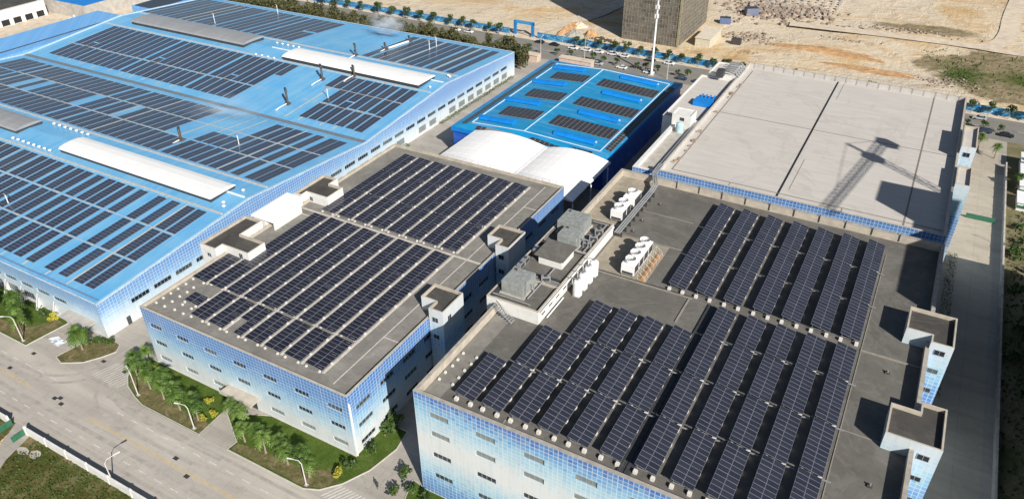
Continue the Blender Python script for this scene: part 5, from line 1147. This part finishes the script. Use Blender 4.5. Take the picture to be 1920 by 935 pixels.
for i, (x, y, s, lb) in enumerate([(-79,342,2.6,'dark loaded truck bed right of the site shed'),(-92,369,3.2,'blue site container behind the tower'),(-84,388,4,'blue-grey site container at the top edge')]):
    o = thing('site_container', lb, 'container', (x, y, 0), .3*i); MB().box(0,s*1.6,0,s,-.4,s*.8).build('box', [plain('tarp_dark',(.06,.05,.05),.8), plain('site_blue',(.10,.14,.26),.6), plain('site_blue_grey',(.14,.16,.24),.6)][i], o); MB().box(.1,s*1.5,.1,s-.1,s*.8+.001,s*.8+.1).build('lid', M['dark'], o)
def mound(label, x, y, rx, ry, h, m, seed, name='soil_mound'):
    q = random.Random(seed); mb = MB(); n, k = 18, 5; ph = [q.uniform(0,6) for _ in range(4)]
    for j in range(k+1):
        for i in range(n):
            a = 2*math.pi*i/n; f = (1-j/k); w_ = f*(1+.18*math.sin(3*a+ph[0])+.12*math.sin(5*a+ph[1])); px, py = x+rx*w_*math.cos(a), y+ry*w_*math.sin(a)
            mb.v.append((px, py, hgt(px,py)-.25 + h*(1-f**1.4)*(1+.15*math.sin(2*a+ph[2])) + q.uniform(-.1,.1)*h*(j/k < .9)))
    for j in range(k):
        for i in range(n): mb.f.append((j*n+i, j*n+(i+1)%n, (j+1)*n+(i+1)%n, (j+1)*n+i)); mb.m.append(0)
    o = mb.build(name, m, None, label=label, category='soil heap'); return o
mound('long orange soil bank right of the construction gate', -152.5, 327, 3.2, 12, 2.6, M['mound'], 1)
mound('orange soil heap before the tower shadow', -139, 321.5, 3.6, 3.2, 3.2, M['mound'], 2)
mound('grey gravel heap next to the orange soil heap', -146.5, 320, 5, 4.5, 2.4, plain('grey_gravel',(.33,.31,.27),.95,var=.3,scale=2), 3)
mound('pale gravel heap behind the grey one', -150, 333, 4, 5, 2.4, M['track'], 4)
mound('low ochre earth bank across the sandy site', -40, 352, 26, 5, 1.8, M['mound'], 5); mound('ochre earth bank near the pale hall', -18, 336, 20, 4, 1.4, M['mound'], 6)
def rubble(label, x, y, sx, sy, n, seed, m, smax=1.4):
    q = random.Random(seed); mb = MB(); o = thing('rubble_heap', label, 'rubble heap')
    for i in range(n):
        px, py = x+q.gauss(0,sx), y+q.gauss(0,sy); s = q.uniform(.3,smax); a = q.random()*3; c, d_ = math.cos(a)*s, math.sin(a)*s; z = hgt(px,py)-.1; hh = s*q.uniform(.4,1.1)
        mb.prism([(px+c,py+d_),(px-d_,py+c),(px-c*.8,py-d_*.8),(px+d_*.9,py-c*.9)], z, z+hh)
    mb.build('stones', m, o, kind='stuff')
rubble('field of broken concrete at the top edge of the sandy site', -72, 404, 13, 9, 520, 1, M['rubble'], 1.5)
rubble('scattered stones and timber right of the site shed', -74, 356, 6, 4, 150, 2, M['rubble'], .9)
rubble('pale stones along the edge of the scrub', 9, 335, 6, 3.5, 110, 3, M['rubble'], .6)
rubble('dark scrap strewn beside the soil heaps', -131, 319, 4, 1.6, 90, 4, M['rust'], .7)
rubble('small stones along the far dirt track', -15, 398, 14, 2, 120, 5, M['rubble'], .8)
rubble('low stones on the bank left of the far track', -34, 372, 5, 1.2, 40, 6, M['rubble'], .7)
rubble('stray timber on the sand before the site shed', -70, 333, 2.5, 2, 24, 7, M['rubble'], .5)

for i, (x, y, w_) in enumerate([(-45.2,150.4,'before the back wall beside the pipe rack'),(-46.3,141.6,'right of the pipe rack, farther'),(-46.4,136.4,'right of the pipe rack, nearer'),(9.0,88.0,'beside the nearest stair tower'),(8.2,114.6,'between the two right-hand stair towers')]):
    o = thing('roof_gully', 'small rusty roof outlet on the dark roof, %s' % w_, 'roof outlet', (x, y, 22.3)); MB().box(-.35,.35,-.35,.35,0,.25).build('collar', M['rust'], o); MB().tube([(0,0,.25),(0,0,.6)], .14, 8).build('pipe', M['grey'], o)
fd = thing('foundation_rows', 'rows of raw concrete column stubs beside the rubble field at the top edge', 'foundations'); fb = MB()
for i in range(13):
    for j in range(9):
        x, y = -90 + i*3.6 + rnd.uniform(-.3,.3), 404 + j*4.0 + rnd.uniform(-.3,.3)
        if rnd.random() < .85: fb.box(x, x+1.3, y, y+1.3, hgt(x,y)-.2, hgt(x,y)+rnd.uniform(.6,1.8))
fb.build('stubs', M['conc'], fd, kind='stuff')
# prefab cabins at the right edge
CB = [(34,43.5,244,250.5,3.4,'nearest white prefab cabin'),(34.2,43.5,253,259.5,3.4,'middle white prefab cabin'),(34.4,43.5,262,268.5,3.4,'farthest white prefab cabin'),(33.6,43,234,241,2.6,'low white-roofed prefab cabin')]
for x0, x1, y0, y1, h, lb in CB:
    o = thing('prefab_cabin', lb + ' beyond the side wall', 'cabin', group='prefab cabins at the right edge'); MB().box(x0,x1,y0,y1,0,h).build('wall', M['white'], o); MB().box(x0-.4,x1,y0-.4,y1+.4,h+.001,h+.2).build('roof', M['white2'], o); MB().box(x0-.02,x1,y0-.06,y0-.02,h*.5-.5,h*.5+.4).build('green_band', M['green'], o); MB().box(x0+1.5,x0+2.8,y0-.05,y0-.02,.9,2.0).build('window', M['glassdark'], o)

# the tall construction to the right whose shadow crosses the roofs, and its crane
ob = thing('concrete_frame_block', 'unfinished concrete frame block beyond the right edge', 'building')
mb = MB()
for (x0,x1,y0,y1,h) in ((40,60,147,158,56),(40,60,117,147,49),(40,60,60,181,20)):
    k = 0
    while k*3.5 < h-1: mb.box(x0+.01*k,x1,y0+.02*(h>50),y1-.01*k,k*3.5,k*3.5+3.3); k += 1
mb.build('storey', M['conc'], ob)
tc = thing('tower_crane', 'tower crane standing beyond the right edge', 'crane', (44.0, 165.5, 0))
def lattice(mb, a, b, wd, n):
    a, b = Vector(a), Vector(b); t = (b-a).normalized(); s = t.cross(Vector((0,0,1)) if abs(t.z) < .9 else Vector((1,0,0))).normalized(); u_ = t.cross(s); C = [(s+u_)*wd/2, (s-u_)*wd/2, (-s-u_)*wd/2, (-s+u_)*wd/2]
    for c in C: mb.bar(a+c, b+c, .2)
    for i in range(n):
        p, q_ = a.lerp(b, i/n), a.lerp(b, (i+1)/n)
        for k in range(4): mb.bar(p+C[k], q_+C[(k+1)%4], .13); mb.bar(p+C[k], p+C[(k+1)%4], .1)
m1 = MB(); lattice(m1, (0,0,0), (0,0,61), 1.9, 26); m1.build('mast', M['marky'], tc)
m2 = MB(); lattice(m2, (0,0,62), (-5.6,-36,62), 1.3, 18); m2.build('jib', M['marky'], tc)
m3 = MB(); lattice(m3, (0,0,62), (1.6,12,62), 1.4, 6); m3.build('counter_jib', M['marky'], tc)
MB().box(.2,2.8,9.2,12.4,59.8,62.6).build('counterweight', M['conc'], tc); MB().box(-1.6,1.2,-1.8,1.2,60.2,62.8).build('cab', M['marky'], tc)
m4 = MB(); lattice(m4, (0,0,62.6), (0,0,67.5), .8, 3); m4.bar((0,0,67.5),(-4,-26,62.6),.12); m4.bar((0,0,67.5),(1.3,10,62.6),.12); m4.build('apex', M['marky'], tc)

ts = thing('crumpled_sheet', 'crumpled bluish white plastic sheet lying on the paving beside the island palm', 'plastic sheet', (-155.6, 64.6, .02))
mb = MB(); q = random.Random(12); hh = {}
for i in range(9):
    for j in range(5): hh[i,j] = (i*.55-2.2+q.uniform(-.15,.15)+j*.3, j*.5-1+q.uniform(-.15,.15), .02+q.random()*.28)
for i in range(8):
    for j in range(4):
        if q.random() < .8: mb.poly([hh[i,j],hh[i+1,j],hh[i+1,j+1]]); mb.poly([hh[i,j],hh[i+1,j+1],hh[i,j+1]])
mb.build('sheet', plain('bluish_plastic', (.60,.66,.72), .4, var=.1), ts)

# ------------------------------------------------------------------ person walking on the side yard
pe = thing('person', 'person in dark clothes walking across the paving by the drain cover', 'person', (-66.2, 67.0, 0), 1.0)
def skin(name, V, E, Rr, m, parent):
    me = bpy.data.meshes.new(name); me.from_pydata(V, E, []); me.materials.append(m); o = inst(name, me, parent)
    o.modifiers.new('skin', 'SKIN'); sv = me.skin_vertices[0].data
    for i, rv in enumerate(Rr): sv[i].radius = (rv, rv)
    sv[0].use_root = True
    md = o.modifiers.new('sub', 'SUBSURF'); md.levels = 1; md.render_levels = 1
    return o
skin('body', [(0,0,.95),(0,0,1.2),(0,0,1.42),(0,0,1.55),(0,.02,1.68),(.2,0,1.4),(.26,.08,1.12),(.24,.2,.9),(-.2,0,1.4),(-.26,-.06,1.12),(-.25,.02,.88),(.1,0,.88),(.12,.16,.5),(.12,.06,.08),(.12,.2,.04),(-.1,0,.88),(-.11,-.06,.5),(-.11,-.3,.12),(-.11,-.2,.03)],
     [(0,1),(1,2),(2,3),(3,4),(2,5),(5,6),(6,7),(2,8),(8,9),(9,10),(0,11),(11,12),(12,13),(13,14),(0,15),(15,16),(16,17),(17,18)],
     [.15,.14,.16,.06,.1,.07,.05,.04,.07,.05,.04,.1,.075,.05,.045,.1,.075,.05,.045], plain('dark_work_clothes',(.03,.03,.04),.8), pe)
MB().tube([(0,.02,1.66),(0,.02,1.78),(0,.02,1.83)], [.115,.105,.03], 10).build('hair', M['black'], pe)

# ------------------------------------------------------------------ drifting smoke over the far slope
def smoke(label, x, y, z, sx, sy, sz, dens, rz):
    g = bpy.data.materials.new('thin_smoke'); g.use_nodes = True; t = g.node_tree; t.nodes.remove(t.nodes['Principled BSDF']); out = t.nodes['Material Output']
    vol = t.nodes.new('ShaderNodeVolumePrincipled'); vol.inputs['Color'].default_value = (.97,.98,1,1)
    tcn = t.nodes.new('ShaderNodeTexCoord'); nz = t.nodes.new('ShaderNodeTexNoise'); nz.inputs['Scale'].default_value = 2.2; nz.inputs['Detail'].default_value = 4; t.links.new(tcn.outputs['Object'], nz.inputs['Vector'])
    ln = t.nodes.new('ShaderNodeVectorMath'); ln.operation = 'LENGTH'; t.links.new(tcn.outputs['Object'], ln.inputs[0])
    mr = t.nodes.new('ShaderNodeMapRange'); mr.inputs[1].default_value = .15; mr.inputs[2].default_value = .95; mr.inputs[3].default_value = 1; mr.inputs[4].default_value = 0; t.links.new(ln.outputs['Value'], mr.inputs[0])
    m2_ = t.nodes.new('ShaderNodeMapRange'); m2_.inputs[1].default_value = .42; m2_.inputs[2].default_value = .72; t.links.new(nz.outputs['Fac'], m2_.inputs[0])
    mu = t.nodes.new('ShaderNodeMath'); mu.operation = 'MULTIPLY'; t.links.new(mr.outputs[0], mu.inputs[0]); t.links.new(m2_.outputs[0], mu.inputs[1])
    mu2 = t.nodes.new('ShaderNodeMath'); mu2.operation = 'MULTIPLY'; t.links.new(mu.outputs[0], mu2.inputs[0]); mu2.inputs[1].default_value = dens
    t.links.new(mu2.outputs[0], vol.inputs['Density']); t.links.new(vol.outputs[0], out.inputs['Volume'])
    mb = MB(); n, k = 12, 8
    for j in range(k+1):
        for i in range(n): a, b = 2*math.pi*i/n, math.pi*j/k; mb.v.append((math.cos(a)*math.sin(b), math.sin(a)*math.sin(b), math.cos(b)))
    for j in range(k):
        for i in range(n): mb.f.append(((j+1)*n+i, (j+1)*n+(i+1)%n, j*n+(i+1)%n, j*n+i)); mb.m.append(0)
    o = mb.build('smoke', g, None, (x,y,z), kind='stuff', label=label, category='smoke'); o.scale = (sx,sy,sz); o.rotation_euler = (0,0,rz)
smoke('thin white smoke drifting from the vents on the far blue slope', -200, 249, 16.5, 11, 5, 5, .6, .1)
smoke('faint smoke haze hanging over the middle of the blue roof', -196, 156, 14.5, 18, 10, 4.5, .10, .2)
